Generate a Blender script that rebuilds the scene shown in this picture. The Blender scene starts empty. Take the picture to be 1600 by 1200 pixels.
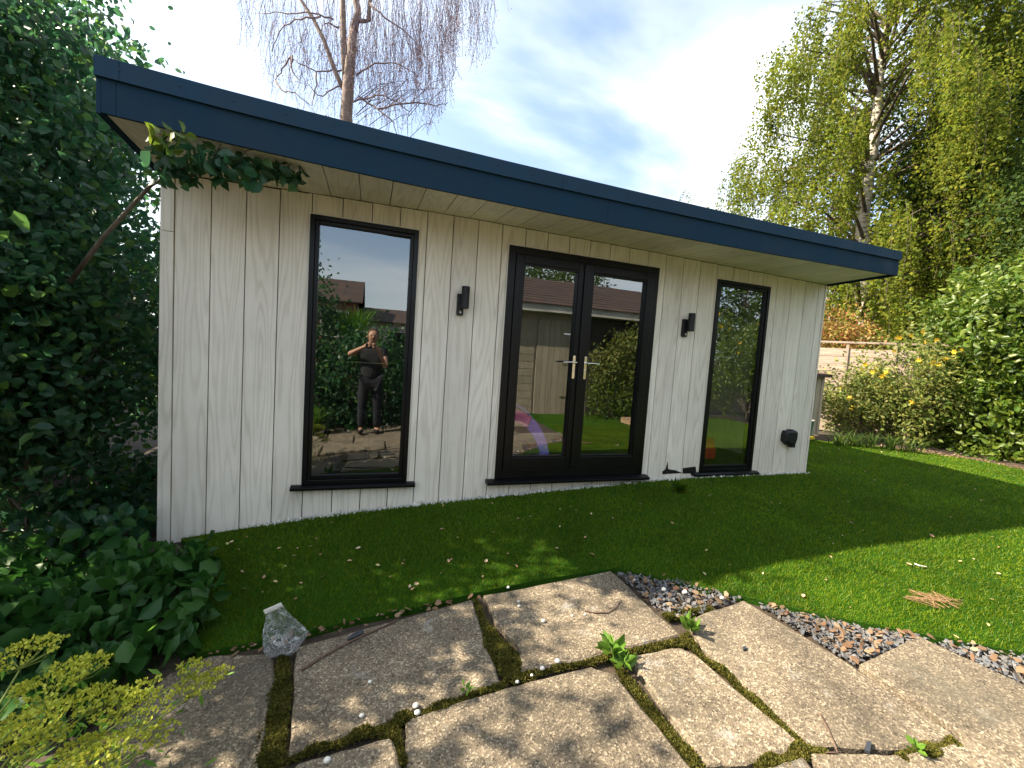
import bpy, bmesh, math, random
import numpy as np
from mathutils import Vector, Matrix
from mathutils.geometry import delaunay_2d_cdt
random.seed(7); rng = np.random.default_rng(7)
S = bpy.context.scene
COL = S.collection

# ---------------------------------------------------------------- camera
CAM = np.array([1.348, -3.617, 1.130])
FPX = 657.239
ROT = np.array([[0.946, -0.317, 0.067], [0.042, -0.085, -0.995], [0.322, 0.944, -0.067]])
def _orth(R):
    u, s, v = np.linalg.svd(R); return u @ v
ROT = _orth(ROT)
cd = bpy.data.cameras.new('camera'); cam = bpy.data.objects.new('camera', cd); COL.objects.link(cam)
cd.sensor_width = 36; cd.lens = FPX / 1600 * 36; cd.clip_start = 0.02; cd.clip_end = 2000
m = Matrix.Identity(4)
for i in range(3):
    m[i][0] = ROT[0][i]; m[i][1] = -ROT[1][i]; m[i][2] = -ROT[2][i]; m[i][3] = CAM[i]
cam.matrix_world = m
S.camera = cam

# ---------------------------------------------------------------- world, sun, exposure
SUN = Vector((-2.85, 0.85, 2.55)).normalized()
w = bpy.data.worlds.new('World'); S.world = w; w.use_nodes = True
nt = w.node_tree; nt.nodes.clear()
def N(nt, t, **k):
    n = nt.nodes.new(t)
    for a, b in k.items(): setattr(n, a, b)
    return n
out = N(nt, 'ShaderNodeOutputWorld'); bg = N(nt, 'ShaderNodeBackground'); sky = N(nt, 'ShaderNodeTexSky')
sky.sky_type = 'NISHITA'; sky.sun_disc = False
sky.sun_elevation = math.asin(SUN.z); sky.sun_rotation = math.atan2(SUN.x, SUN.y)
sky.air_density = 1.0; sky.dust_density = 1.2; sky.ozone_density = 1.3
tc = N(nt, 'ShaderNodeTexCoord')
# clouds: project the view direction on a flat high layer so that they flatten towards the horizon
sep = N(nt, 'ShaderNodeSeparateXYZ'); nt.links.new(tc.outputs['Generated'], sep.inputs[0])
def M(op, a, b=None, c=None, nt=nt):
    n = N(nt, 'ShaderNodeMath', operation=op)
    for i, v in enumerate((a, b, c)):
        if v is None: continue
        if isinstance(v, (int, float)): n.inputs[i].default_value = v
        else: nt.links.new(v, n.inputs[i])
    return n.outputs[0]
zz = M('ADD', M('MAXIMUM', sep.outputs[2], 0.0), 0.22)
cx = M('DIVIDE', sep.outputs[0], zz); cy = M('DIVIDE', sep.outputs[1], zz)
cmb = N(nt, 'ShaderNodeCombineXYZ'); nt.links.new(cx, cmb.inputs[0]); nt.links.new(cy, cmb.inputs[1])
mp = N(nt, 'ShaderNodeMapping'); mp.inputs['Scale'].default_value = (0.8, 1.15, 1); mp.inputs['Rotation'].default_value = (0, 0, 0.5); mp.inputs['Location'].default_value = (3.1, 1.7, 0)
nt.links.new(cmb.outputs[0], mp.inputs[0])
cn = N(nt, 'ShaderNodeTexNoise'); cn.inputs['Scale'].default_value = 1.1; cn.inputs['Detail'].default_value = 6; cn.inputs['Roughness'].default_value = 0.5; cn.inputs['Distortion'].default_value = 0.25
nt.links.new(mp.outputs[0], cn.inputs['Vector'])
cr = N(nt, 'ShaderNodeValToRGB'); cr.color_ramp.elements[0].position = 0.38; cr.color_ramp.elements[1].position = 0.66
cr.color_ramp.interpolation = 'EASE'
nt.links.new(cn.outputs[0], cr.inputs[0])
mx = N(nt, 'ShaderNodeMix', data_type='RGBA')
# thin high veil: denser low down and round the sun
dt = N(nt, 'ShaderNodeVectorMath', operation='DOT_PRODUCT'); nt.links.new(tc.outputs['Generated'], dt.inputs[0]); dt.inputs[1].default_value = tuple(SUN)
veil = M('MULTIPLY', M('POWER', M('MAXIMUM', dt.outputs['Value'], 0.0), 2.5), 0.8)
low = M('MULTIPLY', M('POWER', M('SUBTRACT', 1.0, M('MINIMUM', M('MAXIMUM', sep.outputs[2], 0.0), 1.0)), 5.0), 0.75)
base_f = M('MULTIPLY', cr.outputs[0], 0.92)
inv = M('MULTIPLY', M('SUBTRACT', 1.0, base_f), M('MULTIPLY', M('SUBTRACT', 1.0, M('MINIMUM', veil, 0.9)), M('SUBTRACT', 1.0, low)))
cl_f = M('SUBTRACT', 1.0, inv)
nt.links.new(cl_f, mx.inputs[0]); nt.links.new(sky.outputs[0], mx.inputs[6]); mx.inputs[7].default_value = (5.6, 5.9, 6.1, 1)
nt.links.new(mx.outputs[2], bg.inputs[0]); bg.inputs[1].default_value = 0.098
nt.links.new(bg.outputs[0], out.inputs[0])
ld = bpy.data.lights.new('sun', 'SUN'); ld.energy = 5.0; ld.angle = math.radians(0.55); ld.color = (1, 0.87, 0.68)
sun = bpy.data.objects.new('sun', ld); COL.objects.link(sun)
sun.rotation_euler = (-SUN).to_track_quat('-Z', 'Y').to_euler(); sun.location = SUN * 60
vs = S.view_settings; vs.view_transform = 'Standard'; vs.look = 'None'; vs.exposure = 1.8; vs.gamma = 1; vs.use_curve_mapping = False

# ---------------------------------------------------------------- projection helpers (pixels of the photograph -> real planes)
def ray(x, y): return ROT.T @ np.array([(x - 800) / FPX, (y - 600) / FPX, 1.0])
def onY(x, y, Y): d = ray(x, y); return CAM + d * (Y - CAM[1]) / d[1]
def onZ(x, y, Z): d = ray(x, y); return CAM + d * (Z - CAM[2]) / d[2]
def atD(x, y, D): return CAM + ray(x, y) * D
GX = [-6, -.05, .27, .92, 1.78, 2.65, 4.05, 4.88, 6.4, 9]; GZ = [-.42, -.374, -.335, -.26, -.192, -.144, -.066, -.04, -.038, -.04]
def G(x, y): return float(np.interp(x, GX, GZ)) + .055 * max(min(y, 0), -3.0)
def ong(x, y, h=0.0):
    z = -.2
    for _ in range(40):
        P = onZ(x, y, z); z = .5 * z + .5 * (G(P[0], P[1]) + h)
    return P

# ---------------------------------------------------------------- object helpers
ORG = {}
def thing(name, label, cat, loc=(0, 0, 0), group=None, kind=None):
    o = bpy.data.objects.new(name, None); COL.objects.link(o); o.location = loc; o.empty_display_size = .1
    ORG[o.name] = np.array(loc, float); tag(o, label, cat, group, kind); return o
def tag(o, label=None, cat=None, group=None, kind=None):
    if label: o['label'] = label
    if cat: o['category'] = cat
    if group: o['group'] = group
    if kind: o['kind'] = kind
    return o
def link(name, me, mat, parent=None, org=None):
    me.materials.clear()
    for mm in (mat if isinstance(mat, (list, tuple)) else [mat]): me.materials.append(mm)
    o = bpy.data.objects.new(name, me); COL.objects.link(o)
    if parent is not None:
        o.parent = parent; ORG[o.name] = ORG[parent.name]
    else:
        ORG[o.name] = np.zeros(3) if org is None else np.array(org, float); o.location = ORG[o.name]
    return o
def npmesh(name, V, F, mat, parent=None, org=None, smooth=False):
    """V (n,3) world coords, F (m,k) int with constant k"""
    base = ORG[parent.name] if parent is not None else (np.zeros(3) if org is None else np.array(org, float))
    V = np.asarray(V, np.float32) - base.astype(np.float32); F = np.asarray(F, np.int32)
    me = bpy.data.meshes.new(name); k = F.shape[1]
    me.vertices.add(len(V)); me.vertices.foreach_set('co', V.ravel())
    me.loops.add(F.size); me.loops.foreach_set('vertex_index', F.ravel())
    me.polygons.add(len(F)); me.polygons.foreach_set('loop_start', np.arange(0, F.size, k, dtype=np.int32))
    me.polygons.foreach_set('loop_total', np.full(len(F), k, np.int32))
    if smooth: me.polygons.foreach_set('use_smooth', np.ones(len(F), bool))
    me.update(calc_edges=True)
    return link(name, me, mat, parent, org)
class MB:
    def __init__(s): s.v = []; s.f = []
    def add(s, v, f):
        n = len(s.v); s.v += [tuple(map(float, p)) for p in v]; s.f += [tuple(n + i for i in q) for q in f]; return s
    def box(s, a, b):
        (x0, y0, z0), (x1, y1, z1) = a, b
        return s.add([(x0, y0, z0), (x1, y0, z0), (x1, y1, z0), (x0, y1, z0), (x0, y0, z1), (x1, y0, z1), (x1, y1, z1), (x0, y1, z1)],
                     [(0, 3, 2, 1), (4, 5, 6, 7), (0, 1, 5, 4), (1, 2, 6, 5), (2, 3, 7, 6), (3, 0, 4, 7)])
    def obox(s, c, ax, ay, az):   # oriented box: centre and three half-axis vectors
        c, ax, ay, az = map(np.array, (c, ax, ay, az)); v = []
        for k in (-1, 1):
            for i, j in ((-1, -1), (1, -1), (1, 1), (-1, 1)): v.append(c + i * ax + j * ay + k * az)
        return s.add(v, [(0, 3, 2, 1), (4, 5, 6, 7), (0, 1, 5, 4), (1, 2, 6, 5), (2, 3, 7, 6), (3, 0, 4, 7)])
    def prism(s, poly, axis, a, b):   # polygon extruded along axis x/y/z
        n = len(poly)
        def P(u, v, t): return {'x': (t, u, v), 'y': (u, t, v), 'z': (u, v, t)}[axis]
        v = [P(u, w_, a) for u, w_ in poly] + [P(u, w_, b) for u, w_ in poly]
        return s.add(v, [tuple(range(n)), tuple(range(2 * n - 1, n - 1, -1))] + [(i, i + n, (i + 1) % n + n, (i + 1) % n) for i in range(n)])
    def tube(s, pts, r, n=6, cap=True):
        pts = [np.array(p, float) for p in pts]; k = len(pts)
        rs = r if isinstance(r, (list, tuple, np.ndarray)) else [r] * k
        v = []; up = np.array([0.13, 0.31, 0.94])
        for i, p in enumerate(pts):
            d = pts[min(i + 1, k - 1)] - pts[max(i - 1, 0)]; d /= (np.linalg.norm(d) + 1e-9)
            u = np.cross(d, up)
            if np.linalg.norm(u) < .15: u = np.cross(d, (1, 0, 0))
            u /= np.linalg.norm(u); w2 = np.cross(d, u)
            for j in range(n):
                a = 2 * math.pi * j / n; v.append(p + rs[i] * (math.cos(a) * u + math.sin(a) * w2))
        f = [(i * n + j, i * n + (j + 1) % n, (i + 1) * n + (j + 1) % n, (i + 1) * n + j) for i in range(k - 1) for j in range(n)]
        if cap: f += [tuple(range(n - 1, -1, -1)), tuple((k - 1) * n + j for j in range(n))]
        return s.add(v, f)
    def frame(s, x0, x1, z0, z1, t, y0, y1, tb=None, tt=None):   # rectangular frame in xz, butted
        tb = t if tb is None else tb; tt = t if tt is None else tt
        s.box((x0, y0, z0), (x0 + t, y1, z1)); s.box((x1 - t, y0, z0), (x1, y1, z1))
        s.box((x0 + t, y0, z0), (x1 - t, y1, z0 + tb)); s.box((x0 + t, y0, z1 - tt), (x1 - t, y1, z1)); return s
    def build(s, name, mat, parent=None, org=None, smooth=False, bevel=0):
        base = ORG[parent.name] if parent is not None else (np.zeros(3) if org is None else np.array(org, float))
        me = bpy.data.meshes.new(name); me.from_pydata([tuple(np.array(p) - base) for p in s.v], [], s.f); me.update()
        if smooth: me.polygons.foreach_set('use_smooth', np.ones(len(me.polygons), bool))
        o = link(name, me, mat, parent, org)
        if bevel:
            b = o.modifiers.new('b', 'BEVEL'); b.width = bevel; b.segments = 2; b.limit_method = 'ANGLE'; b.angle_limit = .6
        return o
def copy_to(src, parent=None, loc=None, name=None, rot=None, label=None, scale=None):
    c = src.copy(); COL.objects.link(c)
    if parent is not None: c.parent = parent
    if loc is not None: c.location = loc
    if rot is not None: c.rotation_euler = rot
    if scale is not None: c.scale = (scale,) * 3 if isinstance(scale, (int, float)) else scale
    if label: c['label'] = label
    ORG[c.name] = np.array(c.location); return c
def copy_tree(root, loc, rot=None, label=None):
    r = copy_to(root, None, loc, rot=rot, label=label)
    for ch in list(root.children):
        c = ch.copy(); COL.objects.link(c); c.parent = r
        for g in list(ch.children):
            d = g.copy(); COL.objects.link(d); d.parent = c
    return r

# ---------------------------------------------------------------- materials
def mat(name, col, rough=.6, metal=0, spec=.5):
    m = bpy.data.materials.new(name); m.use_nodes = True
    b = m.node_tree.nodes['Principled BSDF']
    b.inputs['Base Color'].default_value = (*col, 1); b.inputs['Roughness'].default_value = rough; b.inputs['Metallic'].default_value = metal
    b.inputs['Specular IOR Level'].default_value = spec
    return m
def L(nt, a, b): nt.links.new(a, b)
def noise(nt, vec, scale, detail=4, rough=.5, dist=0):
    n = N(nt, 'ShaderNodeTexNoise'); n.inputs['Scale'].default_value = scale; n.inputs['Detail'].default_value = detail
    n.inputs['Roughness'].default_value = rough; n.inputs['Distortion'].default_value = dist
    if vec is not None: L(nt, vec, n.inputs['Vector'])
    return n.outputs[0]
def ramp(nt, fac, stops, interp='LINEAR'):
    r = N(nt, 'ShaderNodeValToRGB'); e = r.color_ramp.elements; r.color_ramp.interpolation = interp
    while len(e) < len(stops): e.new(.5)
    for i, (p, c) in enumerate(stops):
        e[i].position = p; e[i].color = (*c, 1) if len(c) == 3 else c
    L(nt, fac, r.inputs[0]); return r.outputs[0]
def mixc(nt, f, a, b, mode='MIX'):
    n = N(nt, 'ShaderNodeMix', data_type='RGBA', blend_type=mode)
    for s, v in ((0, f), (6, a), (7, b)):
        if isinstance(v, (int, float)): n.inputs[s].default_value = v
        elif isinstance(v, tuple): n.inputs[s].default_value = (*v, 1) if len(v) == 3 else v
        else: L(nt, v, n.inputs[s])
    return n.outputs[2]
def bump(nt, h, strength, dist, bsdf):
    b = N(nt, 'ShaderNodeBump'); b.inputs['Strength'].default_value = strength; b.inputs['Distance'].default_value = dist
    L(nt, h, b.inputs['Height']); L(nt, b.outputs[0], bsdf.inputs['Normal'])
def objvec(nt, scale=(1, 1, 1), world=False, rnd=0.0):
    if world:
        g = N(nt, 'ShaderNodeNewGeometry'); v = g.outputs['Position']
    else:
        t = N(nt, 'ShaderNodeTexCoord'); v = t.outputs['Object']
    m = N(nt, 'ShaderNodeMapping'); m.inputs['Scale'].default_value = scale; L(nt, v, m.inputs[0]); v = m.outputs[0]
    if rnd:
        oi = N(nt, 'ShaderNodeObjectInfo'); vm = N(nt, 'ShaderNodeVectorMath', operation='MULTIPLY_ADD')
        cb = N(nt, 'ShaderNodeCombineXYZ')
        for i in range(3): L(nt, oi.outputs['Random'], cb.inputs[i])
        L(nt, cb.outputs[0], vm.inputs[0]); vm.inputs[1].default_value = (rnd, rnd * 1.7, rnd * .6); L(nt, v, vm.inputs[2]); v = vm.outputs[0]
    return v
def variation(nt, amt):   # per-object brightness factor 1-amt..1+amt
    oi = N(nt, 'ShaderNodeObjectInfo'); r = N(nt, 'ShaderNodeMapRange'); L(nt, oi.outputs['Random'], r.inputs[0])
    r.inputs[3].default_value = 1 - amt; r.inputs[4].default_value = 1 + amt; return r.outputs[0]
def scalec(nt, c, f):
    n = N(nt, 'ShaderNodeVectorMath', operation='SCALE'); L(nt, c, n.inputs[0])
    if isinstance(f, (int, float)): n.inputs['Scale'].default_value = f
    else: L(nt, f, n.inputs['Scale'])
    return n.outputs[0]

def wood_composite(name, c0, c1, along='z', grain=1.0, var=.05, rough=.62):
    """pale embossed wood grain: contour lines of a stretched noise plus fine streaks"""
    m = mat(name, c0, rough); nt = m.node_tree; b = nt.nodes['Principled BSDF']
    sc = {'z': (7.5, 7.5, .55), 'y': (7.5, .55, 7.5), 'x': (.55, 7.5, 7.5)}[along]
    v = objvec(nt, sc, rnd=37.0)
    n1 = noise(nt, v, 1.0, 1.5, .45)
    k = M('MULTIPLY', n1, 75.0, nt=nt); s_ = M('SINE', k, nt=nt); s_ = M('MULTIPLY_ADD', s_, .5, .5, nt=nt); s_ = M('POWER', s_, 3.0, nt=nt)
    sc2 = tuple(a * (22 if a > 1 else 7) for a in sc); v2 = objvec(nt, sc2, rnd=11.0)
    n2 = noise(nt, v2, 1.0, 3, .6)
    v3 = objvec(nt, tuple(a * .35 for a in sc), rnd=5.0); n3 = noise(nt, v3, 1.0, 3, .6)
    g = M('MULTIPLY_ADD', n2, .55, M('MULTIPLY', s_, .5 * grain, nt=nt), nt=nt)
    c = ramp(nt, g, [(.18, c0), (.75, c1)])
    c = mixc(nt, M('MULTIPLY', ramp(nt, n3, [(.35, (0, 0, 0)), (.75, (1, 1, 1))]), .35, nt=nt), c, tuple(min(1, a * 1.12) for a in c0))
    # weathering: blotches
    v4 = objvec(nt, (1.7, 1.7, .9), world=True); n4 = noise(nt, v4, 1.6, 5, .65)
    c = scalec(nt, c, ramp(nt, n4, [(.3, (.86, .86, .86)), (.7, (1.06, 1.06, 1.06))]))
    c = scalec(nt, c, variation(nt, var)); L(nt, c, b.inputs['Base Color'])
    bump(nt, g, .35, .004, b); return m
M_CLAD = wood_composite('cladding_wood', (.79, .735, .64), (.64, .585, .49), 'z')
M_SOFF = wood_composite('soffit_wood', (.74, .69, .57), (.61, .56, .44), 'y', .8, .07)
M_TRIM = mat('pale_trim', (.72, .68, .58), .5)
def painted(name, col, rough=.45, amt=.2, bs=.12, scale=60):
    m = mat(name, col, rough); nt = m.node_tree; b = nt.nodes['Principled BSDF']
    v = objvec(nt, (1, 1, 1)); n1 = noise(nt, v, 3.0, 5, .6); n2 = noise(nt, v, scale * 3, 3, .6)
    c = ramp(nt, n1, [(.3, tuple(a * (1 - amt) for a in col)), (.75, tuple(a * (1 + amt) for a in col))]); L(nt, c, b.inputs['Base Color'])
    rr = ramp(nt, n1, [(.3, (rough * .8,) * 3), (.7, (min(1, rough * 1.3),) * 3)]); L(nt, rr, b.inputs['Roughness'])
    bump(nt, n2, bs, .002, b); return m
M_FASC = painted('fascia_anthracite', (.007, .028, .052), .7, .2); M_FASC.node_tree.nodes['Principled BSDF'].inputs['Specular IOR Level'].default_value = .15
M_CAP = painted('capping_anthracite', (.010, .035, .064), .65, .2); M_CAP.node_tree.nodes['Principled BSDF'].inputs['Specular IOR Level'].default_value = .18
M_BLK = painted('black_upvc', (.002, .0025, .0035), .35, .15, .05); M_BLK.node_tree.nodes['Principled BSDF'].inputs['Specular IOR Level'].default_value = .3
M_BLK2 = painted('black_plastic', (.003, .0032, .004), .5, .3, .1)
M_CHROME = mat('chrome', (.85, .84, .80), .12, 1)
M_ROOF = painted('roof_membrane', (.03, .03, .032), .8)
M_WHITE = painted('plaster_white', (.62, .60, .56), .8)
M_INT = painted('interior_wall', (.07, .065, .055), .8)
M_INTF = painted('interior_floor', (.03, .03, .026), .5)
M_SCREW = mat('screw_steel', (.03, .03, .035), .4, .6)
def glass_mat(name, refl=.22, tint=(.42, .46, .42)):
    m = bpy.data.materials.new(name); m.use_nodes = True; nt = m.node_tree; nt.nodes.clear()
    o = N(nt, 'ShaderNodeOutputMaterial'); t = N(nt, 'ShaderNodeBsdfTransparent'); g = N(nt, 'ShaderNodeBsdfGlossy'); x = N(nt, 'ShaderNodeMixShader')
    t.inputs[0].default_value = (*tint, 1); g.inputs[0].default_value = (.92, .97, .98, 1); g.inputs['Roughness'].default_value = .004
    fr = N(nt, 'ShaderNodeFresnel'); fr.inputs[0].default_value = 1.5
    f = M('ADD', M('MULTIPLY', fr.outputs[0], 1.3, nt=nt), refl, nt=nt); f = M('MINIMUM', f, .95, nt=nt); ge = N(nt, 'ShaderNodeNewGeometry'); f = M('MULTIPLY', f, M('SUBTRACT', 1.0, ge.outputs['Backfacing'], nt=nt), nt=nt)
    v = objvec(nt, (1, 1, 1)); n1 = noise(nt, v, 1.3, 1, .4); bp = N(nt, 'ShaderNodeBump'); bp.inputs['Strength'].default_value = .06; bp.inputs['Distance'].default_value = .02
    L(nt, n1, bp.inputs['Height']); L(nt, bp.outputs[0], g.inputs['Normal'])
    L(nt, f, x.inputs[0]); L(nt, t.outputs[0], x.inputs[1]); L(nt, g.outputs[0], x.inputs[2]); L(nt, x.outputs[0], o.inputs[0]); return m
M_GLASS = glass_mat('window_glass', .165, (.86, .90, .88))
def leaf_mat(name, cols, rough=.5, transl=.35, tcol=1.6, spec=.3):
    """cols: list of colours spread over leaves by random island"""
    m = mat(name, cols[0], rough, spec=spec); nt = m.node_tree; b = nt.nodes['Principled BSDF']; o = nt.nodes['Material Output']
    g = N(nt, 'ShaderNodeNewGeometry'); k = len(cols)
    c = ramp(nt, g.outputs['Random Per Island'], [(i / (k - 1), cc) for i, cc in enumerate(cols)])
    v = objvec(nt, (1, 1, 1), world=True); n1 = noise(nt, v, 1.2, 3, .6)
    c = scalec(nt, c, ramp(nt, n1, [(.3, (.72,) * 3), (.7, (1.3,) * 3)]))
    L(nt, c, b.inputs['Base Color'])
    t = N(nt, 'ShaderNodeBsdfTranslucent'); L(nt, scalec(nt, c, tcol), t.inputs[0])
    x = N(nt, 'ShaderNodeMixShader'); x.inputs[0].default_value = transl; L(nt, b.outputs[0], x.inputs[1]); L(nt, t.outputs[0], x.inputs[2]); L(nt, x.outputs[0], o.inputs[0])
    return m
M_LEAF_L = leaf_mat('leaf_glossy_dark', [(.016, .056, .028), (.030, .090, .030), (.022, .068, .036), (.065, .13, .022)], .42, .36, 2.6, .35)
M_LEAF_BED = leaf_mat('leaf_bed', [(.016, .070, .016), (.040, .115, .016), (.025, .090, .016)], .5, .3, 1.6)
M_BIRCH = leaf_mat('leaf_birch', [(.10, .14, .014), (.155, .175, .018), (.065, .105, .012), (.21, .20, .02)], .7, .45, 1.8, .15)
M_DARK = leaf_mat('leaf_darktree', [(.028, .062, .012), (.06, .10, .014), (.022, .05, .012), (.09, .12, .018)], .6, .4, 1.8, .2)
M_HEDGE = leaf_mat('leaf_hedge', [(.055, .11, .012), (.09, .145, .014), (.14, .18, .02), (.035, .075, .010)], .42, .38, 1.7, .5)
M_FLBUSH = leaf_mat('leaf_flowerbush', [(.06, .10, .02), (.12, .16, .025), (.24, .23, .06), (.03, .055, .012)], .55, .35, 1.5)
M_AUT = leaf_mat('leaf_autumn', [(.30, .10, .05), (.28, .20, .04), (.20, .20, .04), (.35, .14, .06)], .5, .4, 1.4)
M_PETAL = leaf_mat('petal_yellow', [(.62, .42, .02), (.68, .50, .03), (.55, .30, .03)], .5, .4, 1.0)
M_UMB = leaf_mat('umbel_yellow', [(.38, .42, .04), (.54, .53, .07), (.24, .31, .03)], .6, .3, 1.1)
M_FERN = leaf_mat('leaf_fern', [(.09, .21, .02), (.13, .26, .03)], .5, .4, 1.6)
M_GRASS = leaf_mat('turf_blades', [(.026, .084, .004), (.072, .142, .005), (.155, .195, .006), (.018, .062, .004)], .5, .35, 2.0, .2)
M_MOSS = leaf_mat('moss', [(.035, .042, .008), (.075, .078, .014), (.15, .125, .028), (.028, .040, .009)], .9, .2, 1.2, .1)
M_DRY = leaf_mat('dry_leaf', [(.17, .10, .06), (.26, .17, .10), (.11, .055, .03), (.32, .24, .15)], .7, .2, 1.1, .2)
M_STEM = mat('stem_green', (.22, .27, .05), .6)
def bark(name, c0, c1, sc=(3, 3, 1), scale=3, hi=.62, lo=.42):
    m = mat(name, c0, .85); nt = m.node_tree; b = nt.nodes['Principled BSDF']; v = objvec(nt, sc, world=True)
    n1 = noise(nt, v, scale, 6, .65); c = ramp(nt, n1, [(lo, c0), (hi, c1)]); L(nt, c, b.inputs['Base Color']); bump(nt, n1, .6, .02, b); return m
M_BARK = bark('bark_brown', (.06, .045, .032), (.14, .11, .08))
M_BIRCHB = bark('bark_birch', (.45, .40, .33), (.10, .075, .06), (2, 2, 7), 1.6, .62, .50)
M_BIRCHR = bark('bark_birch_ruddy', (.20, .15, .12), (.10, .055, .045), (2, 2, 5), 2.2, .7, .45)
M_TWIG = mat('twig_purple', (.13, .09, .11), .8)
M_STICK = bark('stick', (.10, .06, .04), (.16, .10, .07), (8, 8, 8), 4)

def concrete(name, base, light, dark, rnd=True):
    m = mat(name, base, .9); nt = m.node_tree; b = nt.nodes['Principled BSDF']; v = objvec(nt, (1, 1, 1), world=True, rnd=9.0 if rnd else 0)
    vo = N(nt, 'ShaderNodeTexVoronoi'); vo.inputs['Scale'].default_value = 150; L(nt, v, vo.inputs['Vector'])
    cc = N(nt, 'ShaderNodeSeparateColor'); L(nt, vo.outputs['Color'], cc.inputs[0])
    c = ramp(nt, cc.outputs[0], [(0, dark), (.25, base), (.7, base), (1, light)])
    n0 = noise(nt, v, 420, 3, .7); c = scalec(nt, c, ramp(nt, n0, [(.25, (.6,) * 3), (.75, (1.35,) * 3)]))
    n1 = noise(nt, v, 2.6, 7, .68); c = scalec(nt, c, ramp(nt, n1, [(.32, (.52, .53, .54)), (.5, (1, 1, 1)), (.68, (1.38, 1.34, 1.26))]))
    n2 = noise(nt, v, 6.5, 5, .7); c = mixc(nt, ramp(nt, n2, [(.6, (0, 0, 0)), (.75, (.55, .55, .55))]), c, (.40, .39, .36))
    n3 = noise(nt, v, 1.7, 4, .7); c = mixc(nt, ramp(nt, n3, [(.52, (0, 0, 0)), (.70, (.62, .62, .62))]), c, (.085, .078, .055))
    c = scalec(nt, c, variation(nt, .10)); L(nt, c, b.inputs['Base Color'])
    h = M('MULTIPLY_ADD', vo.outputs['Distance'], .8, M('MULTIPLY', n0, .6, nt=nt), nt=nt); bump(nt, h, .9, .004, b); return m
M_SLAB = concrete('aggregate_slab', (.150, .119, .080), (.37, .305, .215), (.052, .042, .029))
def ground_mat():
    m = mat('soil', (.05, .035, .022), .95); nt = m.node_tree; b = nt.nodes['Principled BSDF']; v = objvec(nt, (1, 1, 1), world=True)
    n1 = noise(nt, v, 14, 8, .7); c = ramp(nt, n1, [(.3, (.022, .016, .011)), (.6, (.065, .046, .03)), (.8, (.12, .09, .055))]); L(nt, c, b.inputs['Base Color']); bump(nt, n1, .8, .03, b); return m
M_SOIL = ground_mat()
def turf_mat():
    m = mat('turf_base', (.02, .08, .01), .9, spec=.1); nt = m.node_tree; b = nt.nodes['Principled BSDF']; v = objvec(nt, (1, 1, 1), world=True)
    n1 = noise(nt, v, 260, 4, .7); n2 = noise(nt, v, 3, 5, .6)
    c = ramp(nt, n1, [(.3, (.008, .036, .003)), (.55, (.030, .095, .004)), (.8, (.08, .165, .007))]); c = scalec(nt, c, ramp(nt, n2, [(.3, (.8,) * 3), (.7, (1.2,) * 3)]))
    L(nt, c, b.inputs['Base Color']); bump(nt, n1, 1, .012, b); return m
M_TURF = turf_mat()
M_SLATE = leaf_mat('slate', [(.075, .08, .09), (.13, .135, .145), (.10, .095, .09), (.17, .165, .16)], .6, 0, 1)
M_PEB = painted('pebble_white', (.72, .70, .65), .6, .1)
def fence_mat(name, c0, c1, along=(1.2, 1.2, 14)):
    m = mat(name, c0, .85); nt = m.node_tree; b = nt.nodes['Principled BSDF']; v = objvec(nt, along, rnd=13.0)
    n1 = noise(nt, v, 2.0, 6, .65); c = ramp(nt, n1, [(.3, c1), (.65, c0)]); c = scalec(nt, c, variation(nt, .12)); L(nt, c, b.inputs['Base Color']); bump(nt, n1, .5, .01, b); return m
M_FENCE = fence_mat('fence_weathered', (.36, .29, .23), (.20, .15, .115))
M_SHEDW = fence_mat('shed_pale_wood', (.42, .36, .27), (.28, .23, .16), (14, 14, 1.2))
M_PALLET = fence_mat('pallet_wood', (.40, .27, .16), (.25, .16, .09))
def brick_mat(name, col, mortar, sc=1.0):
    m = mat(name, col, .9); nt = m.node_tree; b = nt.nodes['Principled BSDF']
    t = N(nt, 'ShaderNodeTexCoord'); s_ = N(nt, 'ShaderNodeSeparateXYZ'); L(nt, t.outputs['Object'], s_.inputs[0])
    cb = N(nt, 'ShaderNodeCombineXYZ'); L(nt, M('ADD', s_.outputs[0], s_.outputs[1], nt=nt), cb.inputs[0]); L(nt, s_.outputs[2], cb.inputs[1])
    br = N(nt, 'ShaderNodeTexBrick'); br.inputs['Scale'].default_value = 4.4 * sc; L(nt, cb.outputs[0], br.inputs['Vector'])
    br.inputs['Color1'].default_value = (*col, 1); br.inputs['Color2'].default_value = (*[a * .6 for a in col], 1); br.inputs['Mortar'].default_value = (*mortar, 1); br.inputs['Mortar Size'].default_value = .015
    L(nt, br.outputs[0], b.inputs['Base Color']); return m
M_BRICK = brick_mat('brick', (.30, .11, .07), (.30, .27, .23))
M_TILE = painted('roof_tile', (.065, .038, .030), .8, .4)
M_CREAM = painted('cream_paint', (.55, .52, .45), .6)
M_GREEN = painted('green_plastic', (.01, .16, .08), .4)
M_YEL = painted('yellow_plastic', (.70, .50, .05), .4)

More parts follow.
